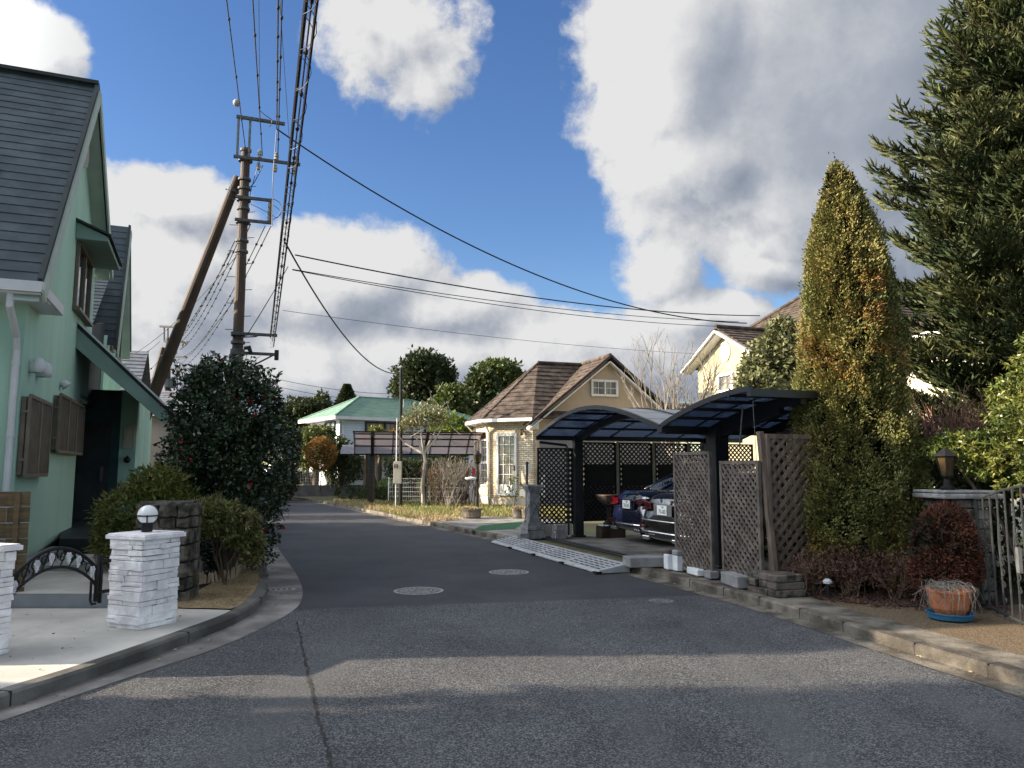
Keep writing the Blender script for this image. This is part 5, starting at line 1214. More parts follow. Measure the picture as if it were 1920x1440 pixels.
# ---------------------------------------------------------------- brown gull-wing carport
cx=D(686,955,33.0); cx.z=.09
t=thing('brown_carport',cx,'brown gull-wing carport with translucent roof in front of the white house','carport')
b2=V3((.985,.17,0)); f2=V3((.17,-.985,0)); b0=V3((-6.75,32.6,0))
def BC(u,v,z): return b0+b2*u+f2*v+V3((0,0,z))
UL=6.4; pf=[(2.2,3.12),(1.7,3.06),(1.1,2.88),(.5,2.60),(0,2.26)]; pr=[(0,2.26),(-.5,2.42),(-1.1,2.56),(-1.7,2.66),(-2.1,2.70)]
for nm,pfs in(('roof_sheet',pf),('rear_roof_sheet',pr)):
    m=MB(); n=len(pfs); u0=0 if nm=='roof_sheet' else -.6
    m.add([BC(u,v,z+dz) for dz in(0,.008) for u in(u0,UL) for v,z in pfs],[(i,i+1,n+i+1,n+i) for i in range(n-1)]+[(2*n+i,2*n+i+1,3*n+i+1,3*n+i) for i in range(n-1)]); m.build(nm,M['polygrey'],t)
m=MB()
for pfs in(pf,pr):
    for v,z in pfs: m.beam(BC(-.0,v,z-.02),BC(UL,v,z-.02),.05,.06)
    for k in range(9):
        u=k*UL/8
        for i in range(len(pfs)-1): m.beam(BC(u,pfs[i][0],pfs[i][1]+.005),BC(u,pfs[i+1][0],pfs[i+1][1]+.005),.03,.04)
m.build('roof_frame',M['brownmetal'],t)
for u in(.75,3.0,5.3):
    m=MB()
    for pfs in(pf,pr):
        for i in range(len(pfs)-1): m.beam(BC(u,pfs[i][0],pfs[i][1]-.12),BC(u,pfs[i+1][0],pfs[i+1][1]-.12),.12,.14)
    m.build('arm',M['brownmetal'],t)
    m=MB(); m.boxz(BC(u,0,.06),(.20,.26,2.2),0); m.build('post',M['brownmetal'],t)
# ---------------------------------------------------------------- mesh fences
def meshfence(p,q,z0,h,label,grp,wall=0,bars=1.0,vs=.09):
    p=V3(p);q=V3(q); L=(q-p).length; ax=(q-p)/L; t=thing('mesh_fence',Z((p+q)/2,z0),label,'fence',grp)
    if wall:
        m=MB(); m.beam(Z((p),z0+wall/2),Z(q,z0+wall/2),.14,wall); m.build('block_wall',M['block'],t)
    m=MB(); zb=z0+wall+.04; n=int(L/vs)
    for i in range(n+1): m.beam(Z(p+ax*(L*i/n),zb),Z(p+ax*(L*i/n),zb+h),.010,.010)
    for k in range(6): m.beam(Z(p,zb+h*k/5),Z(q,zb+h*k/5),.012,.014)
    m.build('mesh',M['meshwhite'],t)
    k=max(1,int(L/2))
    for i in range(k+1):
        m=MB(); m.boxz(Z(p+ax*(L*i/k)-V3((0,.05,0)),z0+wall*.6),(.05,.05,h+.1+wall*.4)); m.build('post',M['meshwhite'],t)
meshfence((-12.4,43.4,0),(-8.6,45.0,0),.08,.85,'white mesh fence on a concrete block wall at the road bend','white mesh fences',wall=.62)
meshfence((-8.6,45.0,0),(-5.6,44.4,0),.25,.85,'white mesh fence behind the box hedge and brown carport','white mesh fences',wall=.5)
meshfence((-5.9,36.6,0),(-1.9,35.9,0),.08,1.05,'white mesh fence along the scrubby garden behind the meter box','white mesh fences')
def hedge(name,blobs,n,size,mt,label,base,asp=.6,cat='hedge',grp=None,shell=.06,lump=.05):
    t=thing(name,base,label,cat,grp); crown('foliage',blobs,n,size,mt,t,asp=asp,shell=shell,lump=lump)
    m=MB(); p=V3(base); stems(m,p,[(b[0],b[1],b[2]) for b in blobs[:4]],.03,.012); m.build('stems',M['bark'],t); return t
hb=[(-8.6+.55*i,39.5-.05*i,.42,.5,.42,.34) for i in range(6)]
hedge('box_hedge',hb,5200,.07,M['leaf_dark'],'low clipped dark hedge behind, by the driveway',(-7,39.4,.08),grp='clipped box hedges')
hb=[(-7.0+.45*i,37.4-.05*i,.42,.45,.42,.33) for i in range(5)]
hedge('box_hedge',hb,4800,.07,M['leaf_dark'],'low clipped dark hedge in front, ending at the mesh fence',(-6,37.3,.08),grp='clipped box hedges')
b=D(725,910,38.6); hedge('yellow_shrub',[(b.x,b.y,.72,.42,.42,.42)],2600,.06,M['leaf_bright'],'small yellow-green ball shrub behind the box hedges',(b.x,b.y,.08),cat='shrub')
b=D(602,850,43.2); hedge('orange_topiary',[(b.x,b.y,b.z,.86,.8,.92)],9000,.09,M['leaf_orange'],'rounded orange clipped conifer left of the brown carport',(b.x,b.y,.3),asp=.35,cat='topiary',shell=.05,lump=.04)
# service post, meter box, slim young tree
b=D(751,945,30); b.z=.08; t=thing('service_post',b,'slim black service post receiving a cable, beside the meter box','post'); tp=D(752,690,30)
m=MB(); m.tube([b,tp],[.075,.055],10); m.build('shaft',M['iron'],t); m=MB(); m.lathe([(.06,0),(.08,.05),(.02,.1)],tp,8); m.beam(tp-V3((.12,0,.6)),tp-V3((-.1,0,.6)),.04,.04); m.build('fitting',M['porcelain'],t)
b=D(745,930,29.7); b.z=.1; t=thing('meter_box',b,'beige electricity meter box on a thin pole by the black post','meter box')
m=MB(); m.boxz((b.x,b.y,1.05),(.30,.2,.86)); bx=m.build('box',M['cream'],t,bevel=.01); m=MB()
for u in(-.07,.02): m.box((b.x+u-.03,b.y-.113,1.72),(.05,.006,.16))
m.build('meter_window',M['darkglass'],bx)
m=MB(); m.tube([(b.x-.06,b.y,.1),(b.x-.06,b.y,3.6)],.024,6); m.build('pole',M['grey_pipe'],t)
b=V3((-3.45,29.9,.08)); t=thing('young_tree',b,'slim pale-trunked young tree with thin grey-green crown','tree')
m=MB(); cr=D(795,785,29.8); m.tube([b,(-3.5,29.9,1.0),(-3.40,29.8,1.9),(-3.5,29.8,2.6)],[.085,.07,.06,.05],8)
for tip in((-4.3,29.7,3.7),(-3.1,29.8,3.9),(-3.6,29.9,4.2),(-2.7,29.8,3.4),(-4.6,29.7,3.1)): stems(m,(-3.47,29.8,2.2),[tip],.045,.012,0,.25)
m.build('trunk',M['palebark'],t); m=MB()
for _ in range(30): 
    p_=V3((cr.x+random.gauss(0,.55),29.8+random.gauss(0,.5),cr.z+random.gauss(0,.5))); m.tube([p_,p_+V3((random.gauss(0,.3),random.gauss(0,.2),.35))],[.012,.005],4)
m.build('fine_twigs',M['palebark'],t)['kind']='stuff'
crown('crown',[(cr.x,29.8,cr.z+.1,.85,.8,.55),(cr.x-.6,29.8,cr.z-.2,.45,.45,.33),(cr.x+.6,29.8,cr.z+.1,.5,.45,.38)],2200,.12,M['leaf_pale'],t,asp=.4,shell=.5)
# scrub of bare twigs
for i,(px,Y,h_,n_,mt,lb) in enumerate([(818,30.0,1.9,26,'browntwig','leafless brown bush beside the white-trunked young tree'),(846,29.6,2.1,30,'twig','tallest leafless brown bush before the brick bay'),(868,29.8,1.7,20,'browntwig','pale leafless bush close to the brick cottage')]):
    b=D(px,940,Y); b.z=.08; t=thing('bare_bush',b,lb,'bush','leafless bushes by the cottage'); m=MB()
    for k in range(n_):
        d=V3((random.gauss(0,.28),random.gauss(0,.28),1)).normalized(); branchtree(m,b+V3((random.gauss(0,.2),random.gauss(0,.2),0)),d,h_*.5,.014,2,.4,3,.6,.005,.2,4,.7)
    m.build('twigs',M[mt],t)
b=D(806,918,36.8); hedge('scrub_shrub',[(b.x,b.y,.75,.65,.6,.7),(b.x+.9,b.y,.9,.5,.5,.75)],2600,.09,M['leaf_olive'],'loose olive shrub behind the bare bushes and mesh fence',(b.x,b.y,.08),cat='shrub',shell=.4)
# lamp post, mailbox post, signs and planters before the cottage
b=G(895,966,.09); t=thing('lamp_post',b,'slim black lamp post with lantern and white oval sign before bay','lamp post')
hz=D(895,850,b.y).z; m=MB(); m.tube([b,b+V3((0,0,hz-.35))],[.05,.035],8); m.tube([b,b+V3((0,0,.12))],.075,8); m.build('post',M['iron'],t)
q=Z(b,hz-.35); m=MB(); m.lathe([(.05,0),(.10,.05),(.14,.30),(.02,.44)],q,6); m.build('lantern',M['iron'],t); m=MB(); m.lathe([(.105,.06),(.145,.29)],q,6); m.build('lantern_glass',M['amber'],t)
m=MB(); m.lathe([(.001,-.06),(.18,-.03),(.20,0),(.18,.03),(.001,.06)],Z(b,D(883,897,b.y).z)+V3((-.22,0,0)),16,sy=.3); m.build('oval_sign',M['white_paint'],t)
m=MB(); m.box(Z(b,D(888,884,b.y).z)+V3((-.12,0,0)),(.10,.05,.2)); m.build('red_box',M['petal'],t); m=MB(); m.beam(b+V3((.05,0,.66)),b+V3((.35,0,.66)),.03,.03); m.build('side_bar',M['white_paint'],t)
b=G(988,962,.09); hz=D(988,870,b.y).z; t=thing('mailbox_post',b,'thin black post with small white mailbox before the french door','mailbox')
m=MB(); m.tube([b,Z(b,hz)],.045,8); m.ball(Z(b,hz+.03),.06,8,6); m.build('post',M['iron'],t)
q=Z(b,D(978,924,b.y).z)+V3((-.16,0,0)); m=MB()
arc=[(math.cos(a)*.11,math.sin(a)*.11+.04) for a in np.linspace(0,math.pi,9)]+[(-.11,-.12),(.11,-.12)]
m.prism([q+V3((x_,-.17,z_)) for x_,z_ in arc],(0,.34,0)); bx=m.build('box',M['iron'],t); m=MB(); m.prism([q+V3((x_*.95,-.178,z_*.95)) for x_,z_ in arc],(0,.006,0)); m.build('box_door',M['white_paint'],bx)
for i,(px,py,lb) in enumerate([(884,972,'round stone planter trough at the foot of the lamp post'),(972,972,'round stone planter left of the pair by the french door'),(990,973,'round stone planter right of the pair by the french door')]):
    b=G(px,py,.09); t=thing('stone_planter',b,lb,'planter','stone planters before the cottage'); r_=.30 if i==0 else .19
    m=MB(); m.lathe([(r_*.85,0),(r_,.05),(r_,.24),(r_*1.06,.25),(r_*1.06,.30),(r_*.85,.30),(r_*.8,.24)],b,18); m.build('pot',M['kerbstone'],t)
    n=160; P=np.array([[b.x+random.gauss(0,r_*.4),b.y+random.gauss(0,r_*.4),.36] for _ in range(n)]); leaves('dry_plant',P,rsph(n)+np.array([0,0,1.2]),.14,.15,M['straw'],t)
b=D(964,955,28.6); b.z=.08; t=thing('young_plant',b,'thin young leafy plant growing before the french door','plant')
m=MB(); m.tube([b,b+V3((.05,0,.5)),b+V3((0,0,1.15))],[.02,.014,.006],5); stems(m,b+V3((.03,0,.4)),[b+V3((-.3,0,1.0)),b+V3((.25,0,.8))],.01,.004); m.build('stems',M['bark'],t)
n=70; P=np.array([[b.x+random.gauss(0,.16),b.y+random.gauss(0,.12),b.z+random.uniform(.35,1.25)] for _ in range(n)]); leaves('leaves',P,rsph(n)+np.array([0,0,.3]),.16,.4,M['leaf_mid'],t)
b=D(874,938,33.5); t=thing('air_conditioner',(b.x,b.y,.08),'white outdoor air-conditioning unit at the corner of the bay','air conditioner')
m=MB(); m.boxz((b.x,b.y,.14),(.80,.32,.62)); m.build('casing',M['white_paint'],t,bevel=.02); m=MB(); m.tube([(b.x-.12,b.y-.165,.45),(b.x-.12,b.y-.18,.45)],.22,18); m.build('fan_grille',M['rubber'],t); m=MB(); m.boxz((b.x-.3,b.y,.08),(.1,.3,.06)); m.boxz((b.x+.3,b.y,.08),(.1,.3,.06)); m.build('feet',M['rubber'],t)
# ---------------------------------------------------------------- trees
def tree(name,px,py_base,Y,blobs,n,size,mt,label,grp=None,asp=.55,trunk_r=.2,shell=.24,lump=.26,drop=None,cat='tree',bk='bark'):
    """blobs in photo px: (px, py, rx px, rz px, depth offset)"""
    base=D(px,py_base,Y); base.z=min(base.z,.1) if base.z<3 else .05
    t=thing(name,base,label,cat,grp); k=Y/F; B=[]
    for (bx,by,rx,rz,dy) in blobs:
        c=D(bx,by,Y+dy); B.append((c.x,c.y,c.z,rx*k,rx*k,rz*k))
    crown('crown',B,n,size,mt,t,asp=asp,shell=shell,lump=lump,drop=drop)
    m=MB(); stems(m,base,[(b_[0],b_[1],b_[2]) for b_ in B[:5]],trunk_r,trunk_r*.3,0,.3); m.build('trunk',M[bk],t); return t
GB='evergreen trees rising behind the houses'
tree('evergreen_tree',797,940,72,[(797,705,50,42,0),(765,730,32,34,0),(830,715,28,34,1),(795,690,36,32,-1),(770,752,30,30,-1),(828,750,28,28,0)],15000,.36,M['leaf_far'],'dark domed evergreen, tallest behind the white house',GB)
tree('evergreen_tree',900,940,62,[(900,740,36,34,0),(880,770,38,34,-1),(925,765,40,32,0),(905,715,26,22,0)],9500,.34,M['leaf_dark'],'broad olive-green tree just left of the cottage roof',GB)
tree('evergreen_tree',935,940,66,[(935,705,44,30,0),(960,735,40,34,0),(915,705,28,24,-1)],9000,.34,M['leaf_mid'],'sunlit green tree whose top shows above the cottage roof',GB)
tree('evergreen_tree',838,940,58,[(838,770,34,30,0),(815,790,30,24,-1),(858,790,30,26,0),(845,745,24,22,0)],8000,.30,M['leaf_mid'],'lighter green tree between the dome and the cottage',GB)
tree('clipped_tree',845,940,42,[(845,812,36,32,0),(868,825,26,26,0),(825,828,24,22,0)],8000,.16,M['leaf_bright'],'dense yellow-green clipped tree right of the white house',None,shell=.06)
tree('dark_shrub_tree',625,940,44.5,[(622,848,34,30,0),(640,858,28,30,.5),(640,880,34,30,0),(600,830,26,22,.5)],9000,.15,M['leaf_dark'],'dark spreading evergreen behind the orange topiary',None)
tree('pale_round_tree',590,940,45.4,[(588,825,26,26,0),(575,850,24,32,0),(608,815,20,16,0)],6500,.15,M['leaf_olive'],'pale olive rounded tree left of the white house wall',None)
tree('dark_bush',540,940,40,[(538,860,22,44,0),(530,905,26,36,0),(548,830,16,30,0)],5500,.15,M['leaf_dark'],'dark roadside tree half hidden by the camellia edge',None)
tree('balcony_shrub',707,940,43.6,[(709,822,17,20,0),(700,812,10,12,0)],2600,.13,M['leaf_olive'],'olive shrub standing before the teal balcony',None)
for i,(px,lb) in enumerate([(686,'orange conifer ball left under the balcony'),(716,'orange conifer ball in the middle under the balcony'),(738,'orange conifer ball right, beside the black post')]):
    tree('orange_shrub',px,940,42.6,[(px,830-(i==2)*6,14,16,0)],1500,.10,M['leaf_orange'],lb,'orange clumps under the balcony',shell=.1)
tree('garden_hedge',790,940,41.5,[(770,890,26,26,0),(800,885,26,30,0),(835,885,26,30,0),(860,880,24,30,0),(742,880,22,24,0)],7000,.13,M['leaf_dark'],'dark hedge under the brown carport roof',None,cat='hedge')
# conifer and far woodland on the left
b=D(650,760,92); t=thing('conifer',Z(b,.0),'small pointed dark conifer above the green roof','tree'); top=D(650,720,92); n=5000
h0=D(650,775,92).z; zz=rng.random(n)**.7; P=np.zeros((n,3)); ang=rng.random(n)*6.283; rr_=(1-zz)*1.9*(.75+.3*np.sin(zz*40)**2)*(.6+.4*rng.random(n)); P[:,0]=b.x+np.cos(ang)*rr_; P[:,1]=b.y+np.sin(ang)*rr_; P[:,2]=h0+(top.z-h0)*zz
leaves('crown',P,np.stack([np.cos(ang),np.sin(ang),-.3+0*ang],1)+rsph(n)*.4,.5,.4,M['leaf_far'],t); m=MB(); m.tube([Z(b,0),Z(b,h0),Z(b,top.z-.3)],[.3,.2,.05],6); m.build('trunk',M['bark'],t)
tree('woodland_tree',575,940,88,[(560,775,34,26,0),(585,770,30,24,0),(545,785,24,22,0)],6000,.4,M['leaf_far'],'dark wood left of the green roof, nearer to camellia','dark trees behind the white house')
tree('woodland_tree',605,940,90,[(605,765,14,26,0),(615,780,20,18,0),(600,750,7,12,0)],3500,.4,M['leaf_far'],'dark spiky tree just left of the green roof','dark trees behind the white house')
# a parked car hardly seen behind the bend fence
pc_=copy_tree(c1_); pc_.location=(-12.2,46.0,.45); pc_.rotation_euler=(0,0,R(150)); pc_['label']='dark car parked behind the white mesh fence at the bend'
# ---------------------------------------------------------------- grey roofed houses on the left, far
def farhouse(c,w_,d_,ez,rz,ang,label,roofm,grp='grey roofed houses behind the mint house'):
    c=V3(c); ux=V3((math.cos(ang),math.sin(ang),0)); uy=V3((-ux.y,ux.x,0)); t=thing('far_house',c,label,'house',grp)
    Q=lambda u,v,z: c+ux*u+uy*v+V3((0,0,z))
    m=MB(); m.prism([Q(-w_,-d_,0),Q(w_,-d_,0),Q(w_,-d_,ez),Q(0,-d_,rz),Q(-w_,-d_,ez)],uy*2*d_); m.build('wall',M['farwall'],t)
    m=MB(); o=.4
    for s in(-1,1): shingles(m,Q(s*(w_+o),-d_-o,ez-o*(rz-ez)/w_+.06),Q(s*(w_+o),d_+o,ez-o*(rz-ez)/w_+.06),Q(0,-d_-o,rz+.08),Q(0,d_+o,rz+.08),.3,.03)
    m.build('roof',roofm,t)
    m=MB()
    for s in(-1,1): m.beam(Q(s*(w_+o),-d_-o-.02,ez-o*(rz-ez)/w_),Q(0,-d_-o-.02,rz+.02),.06,.2,uy)
    m.build('bargeboard',M['grey_pipe'],t)
    for z0 in(.9,3.4):
        for u in(-.5,.5):
            if z0+1.2<ez+1: 
                m=MB(); m.prism([Q(u*w_-.6,-d_-.03,z0),Q(u*w_+.6,-d_-.03,z0),Q(u*w_+.6,-d_-.03,z0+1.2),Q(u*w_-.6,-d_-.03,z0+1.2)],uy*.02); m.build('window',M['paneglass'],t)
    return t
farhouse((-18.5,31.5,0),2.6,2.5,4.6,6.6,R(-70),'grey roofed house seen just right of the mint gable',M['greyroof'])
farhouse((-17.8,39.5,0),3.4,2.4,4.2,5.6,R(-80),'low grey roofed house behind the camellia and brace pole',M['greyroof'])
# ================================================================ yellow house and its neighbour on the right
Y0=V3((8.56,30,0))
def YK(L,q=0.0,z=0.0): return Y0+RB*L+RA*q+V3((0,0,z))
t=thing('yellow_house',YK(5,0,.05),'yellow rendered house with brown tiled hipped roof behind the carports','house')
m=MB(); w2=2.0; m.prism([YK(0,-w2,.05),YK(0,w2,.05),YK(0,w2,6.0),YK(0,0,7.05),YK(0,-w2,6.0)],RB*4)
m.prism([YK(2.6,-3,.05),YK(14,-3,.05),YK(14,-3,7.0),YK(2.6,-3,7.0)],RA*6); m.build('wall',M['yellowwall'],t)
m=MB(); o=.5
for s in(-1,1): shingles(m,YK(-.45,s*(w2+o),6.0-o*.53+.12),YK(5,s*(w2+o),6.0-o*.53+.12),YK(-.45,0,7.22),YK(5,0,7.22),.30,.04)
c=[YK(2.0,-3.6,6.95),YK(14.6,-3.6,6.95),YK(14.6,3.6,6.95),YK(2.0,3.6,6.95)]; rl,rr=YK(5.2,0,9.55),YK(11.5,0,9.9)
shingles(m,c[0],c[1],rl,rr,.32,.045); shingles(m,c[3],c[0],rl,rl+V3((.01,.01,0)),.32,.045); shingles(m,c[1],c[2],rr,rr+V3((.01,.01,0)),.32,.045); shingles(m,c[2],c[3],rr,rl,.32,.045)
m.build('roof',M['browntile'],t)
m=MB()
for p,q in((c[0],rl),(c[3],rl),(rl,rr),(c[1],rr)): m.tube([p+V3((0,0,.06)),q+V3((0,0,.06))],.10,8)
m.tube([YK(-.45,0,7.27),YK(4,0,7.27)],.10,8); m.build('ridge_tiles',M['browntile'],t)
m=MB()
for s in(-1,1): m.beam(YK(-.42,s*(w2+o),6.0-o*.53-.02),YK(-.42,0,7.08),.07,.24,RB); m.prism([YK(-.42,s*(w2+o),5.64),YK(-.02,s*(w2+o),5.64),YK(-.02,0,6.98),YK(-.42,0,6.98)],(0,0,.03))
m.build('bargeboard',M['white_paint'],t)
m=MB(); louvre(m,YK(-.03,0,6.28),RA,-RB,.42,9); m.build('gable_vent',M['white_paint'],t)
m=MB()
for q in(-.45,.45): m.beam(YK(-.05,q,4.1),YK(-.05,q,5.35),.09,.1,RA)
for z in(4.1,4.7,5.35): m.beam(YK(-.05,-.5,z),YK(-.05,.5,z),.1,.09)
f=m.build('window',M['white_paint'],t); m=MB(); m.prism([YK(-.02,-.45,4.1),YK(-.02,.45,4.1),YK(-.02,.45,5.35),YK(-.02,-.45,5.35)],RB*.01); m.build('pane',M['paneglass'],f)
nh=V3((13.6,19.5,0)); t=thing('cream_house',nh,'pale cream house wall glimpsed behind the big spruce','house')
m=MB(); m.boxz((14.4,20.5,.05),(6.0,6.5,5.1),R(-6)); m.build('wall',mat('cream_wall',(.62,.58,.48),.9,.06,1,.2,90),t)
m=MB(); 
for s,z in((-1,1),(1,1)): shingles(m,V3((14.4+s*3.6,16.6,5.1)),V3((14.4+s*3.6,24.4,5.1)),V3((14.4,16.6,6.9)),V3((14.4,24.4,6.9)),.3,.04)
m.build('roof',M['browntile'],t)
m=MB(); m.beam((10.75,16.6,5.05),(10.75,24.4,5.05),.14,.16); m.build('eave_gutter',M['white_paint'],t)
m=MB(); m.box((11.28,19.2,3.4),(.06,1.3,1.3),R(-6)); m.build('window',M['paneglass'],t)

# ================================================================ thuja
def thuja(base,prof,label,N):
    base=V3(base); t=thing('thuja',base,label,'tree'); zs=np.array([p[0] for p in prof]); rs=np.array([p[1] for p in prof]); cx=np.array([p[2] for p in prof])
    # tufts: vertical flattened sprays
    nt_=3600; z=rng.random(nt_)**1.12; z=zs[0]+(zs[-1]-zs[0])*z; a=rng.random(nt_)*2*math.pi
    r=np.interp(z,zs,rs); x0=np.interp(z,zs,cx)
    lump=1+.07*np.sin(3*a+z*2.3)+.06*np.sin(5*a-3.1*z+1)+.05*np.sin(9*a+7*z)+rng.normal(size=nt_)*.07
    tuft=np.stack([base.x+x0+np.cos(a)*r*lump,base.y+np.sin(a)*r*lump,base.z+z],1); k=N//nt_
    P=np.repeat(tuft,k,0); A=np.repeat(a,k); outw=np.stack([np.cos(A),np.sin(A),0*A],1); n=len(P)
    P=P+rng.normal(size=(n,3))*np.array([.032,.032,.062])-outw*.03; tn=np.repeat(rng.normal(size=(nt_,3))*.35,k,0)
    Dr=outw*.55+np.array([0,0,.75])+tn+rng.normal(size=(n,3))*.45
    side=np.cross(outw,np.array([0,0,1]))+rng.normal(size=(n,3))*.5
    # brown scorched flecks on the face towards the sun
    zz=P[:,2]-base.z; br=((np.sin(zz*2.1+1.3)+np.sin(zz*5.3+A*3))*.5+rng.normal(size=n)*.5>1.0)|((np.abs(zz-3.55+.25*np.sin(zz*9))<.35)&(np.abs(((A+math.pi/2+.3+math.pi)%(2*math.pi))-math.pi-.55)<.35)&(rng.random(n)<.65))
    leaves('crown',P,Dr,.028+.026*rng.random(n),.42,[M['leaf_thuja'],M['leaf_thuja_brown']],t,mi=br.astype(int),flat=side)
    # inner twigs
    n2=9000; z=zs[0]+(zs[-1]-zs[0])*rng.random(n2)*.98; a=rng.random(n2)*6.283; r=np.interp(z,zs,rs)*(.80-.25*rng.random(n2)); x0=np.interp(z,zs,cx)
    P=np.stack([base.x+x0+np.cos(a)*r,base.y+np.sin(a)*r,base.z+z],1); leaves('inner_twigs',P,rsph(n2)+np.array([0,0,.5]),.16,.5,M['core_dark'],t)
    m=MB(); m.tube([base,base+V3((.05,0,2)),base+V3((.02,0,zs[-1]*.9))],[.16,.10,.03],8); m.build('trunk',M['bark'],t); return t
thuja((4.55,10.2,.1),[(.12,.64,-.14),(.38,.78,-.16),(.66,.82,-.13),(1.0,.81,-.03),(1.36,.76,.02),(2.07,.66,.04),(2.8,.62,.06),(3.53,.56,.05),(4.28,.48,.05),(4.66,.40,.06),(5.04,.29,.06),(5.42,.15,.03),(5.66,.04,-.02)],'tall golden-green columnar thuja with brown scorched flecks',234000)
# ================================================================ spruce
def spruce(base,H_,prof,label,half=None):
    base=V3(base); t=thing('spruce',base,label,'tree'); m=MB(); m.tube([base,base+V3((0,0,H_*.5)),base+V3((0,0,H_))],[.20,.12,.015],10); tw=[];td=[];bm_=MB()
    z=1.3
    while z<H_-.1:
        R0=np.interp(z,[p[0] for p in prof],[p[1] for p in prof]); nb=10 if z<H_-1.2 else 8; a0=random.random()*6
        for k in range(nb):
            a=a0+2*math.pi*k/nb+random.gauss(0,.18); L=R0*random.uniform(.66,1.18); d=V3((math.cos(a),math.sin(a),0)); sd_=V3((-d.y,d.x,0)); p=base+V3((0,0,z+random.uniform(-.2,.2))); pts=[p]
            rise=.45 if z>H_*.72 else .12
            for i in range(1,7): u=i/6; pts.append(p+d*L*u+V3((0,0,L*(rise*u-.40*u+.44*u*u))))
            bm_.tube(pts,[.026*(1-i/7.5)*min(1,.4+L/2) for i in range(7)],5,cap=False)
            n=max(3,int(L/.15))
            for j in range(n):
                u=.10+.90*(j+.5)/n; i=min(5,int(u*6)); q=pts[i].lerp(pts[i+1],u*6-i); ll=.46*L*(1-u)**.8*random.uniform(.6,1.2)+.20
                for s in(-1,1):
                    e=(d*.8+sd_*s*random.uniform(.45,.95)+V3((0,0,random.uniform(-.22,.12)))).normalized(); ns=max(1,int(ll/.15)); w0=q
                    for y_ in range(ns):      # the side twig bends up towards its tip and carries finger-like shoots
                        e_=(e+V3((0,0,.55*(y_+1)/ns))).normalized(); sl=ll/ns; tw.append(w0); td.append(e_*sl*1.05)
                        for s2 in(-1,1,0):
                            if random.random()<.8:
                                f=(e_*.8+e_.cross(V3((0,0,1)))*s2*random.uniform(.5,.9)+V3((0,0,random.uniform(.0,.7 if s2 else .9)))).normalized(); tw.append(w0+e_*sl*random.uniform(.3,.8)); td.append(f*random.uniform(.11,.21))
                        w0=w0+e_*sl
            tw.append(pts[-2]); td.append((pts[-1]-pts[-2])*1.3)
        z+=.25 if z<H_-1.5 else .15
    tw.append(base+V3((0,0,H_-.5))); td.append(V3((0,0,.6)))
    T=np.array([v[:] for v in tw]); Dd=np.array([v[:] for v in td])
    if half is not None:
        kp=half(T); T=T[kp];Dd=Dd[kp]
    L=np.linalg.norm(Dd,axis=1)
    cnt=np.maximum(4,(L/.02).astype(int)); idx=np.repeat(np.arange(len(T)),cnt); u=rng.random(len(idx)); U=unit(Dd)[idx]
    P=T[idx]+Dd[idx]*u[:,None]; side=unit(np.cross(U,rsph(len(idx)))); Dr=U*.75+side*.9+np.array([0,0,.08])
    SL=np.repeat(np.arange(len(T)),3); leaves('shoots',T[SL]-unit(Dd)[SL]*.01,Dd[SL],L[SL]*1.12,np.clip(.034/L[SL],.08,.5),M['needle'],t,fold=.1,wide=.35)
    leaves('needles',P,Dr,.024+.012*rng.random(len(idx)),.36,M['needle'],t,fold=.05)
    m.build('trunk',M['bark'],t); bm_.build('branches',M['bark'],t); print('spruce needles',len(idx))
spruce((8.5,12.2,.1),10.1,[(0,2.1),(2.5,2.2),(3.8,2.2),(4.9,2.1),(6.2,2.1),(7.6,1.55),(8.6,1.0),(9.2,.7),(9.8,.25)],'large blue-green spruce with drooping branches at the right edge',half=lambda T:(T[:,0]<9.2))
# ================================================================ the right-hand garden
t=thing('azalea_shrub',(3.95,9.45,.1),'low brown-red leafless azalea bushes under the thuja','shrub')
B=[(3.62,9.35,.42,.28,.25,.20),(4.0,9.25,.45,.35,.3,.24),(4.45,9.05,.42,.35,.3,.24),(4.85,8.95,.38,.3,.3,.22),(4.2,9.5,.5,.4,.3,.25)]
crown('foliage',B,5200,.035,M['leaf_brownred'],t,asp=.5,shell=.4)
m=MB()
for b_ in B:
    for k in range(9): branchtree(m,(b_[0]+random.gauss(0,.06),b_[1]+random.gauss(0,.06),.1),(random.gauss(0,.5),random.gauss(0,.4),1),.24,.008,2,.5,3,.7,.003,.1,4,.7)
m.build('stems',M['browntwig'],t)
b=G(1553,1120,.1); t=thing('bollard_light',b,'short black path light with pale cap in the azalea bed','path light'); m=MB(); m.tube([b,b+V3((0,0,.16))],.028,8); m.build('post',M['iron'],t); m=MB(); m.lathe([(.05,.16),(.055,.19),(.03,.215)],b,12); m.build('cap',M['grey_pipe'],t)
pb=G(1782,1160,.1); t=thing('terracotta_pot',Z(pb,.135),'orange terracotta pot with withered trailing plant on blue saucer','plant pot')
m=MB(); m.lathe([(.12,.02),(.17,.10),(.192,.20),(.20,.255),(.212,.26),(.212,.285),(.185,.285),(.17,.23),(.12,.2)],Z(pb,.11),28); m.build('pot',M['terracotta'],t,smooth=False)
m=MB()
for k in range(110):
    a=random.uniform(0,6.28); r0=random.uniform(.0,.19); p_=Z(pb,.375)+V3((math.cos(a)*r0,math.sin(a)*r0,0)); fr=random.random()<.35
    q=p_+V3((random.gauss(0,.05),random.gauss(0,.05),random.uniform(.03,.11))); pts=[p_,q]
    if fr or r0>.14:
        e=V3((math.cos(a),math.sin(a),0)); e=(e+V3((-.1,-.9,0))*.8).normalized(); pts+=[Z(pb,.40)+e*.225+V3((random.gauss(0,.03),0,0)),Z(pb,.40)+e*.235+V3((random.gauss(0,.05),0,-random.uniform(.05,.24)))]
    m.tube(spline([tuple(v) for v in pts],3),.0021,3,cap=False)
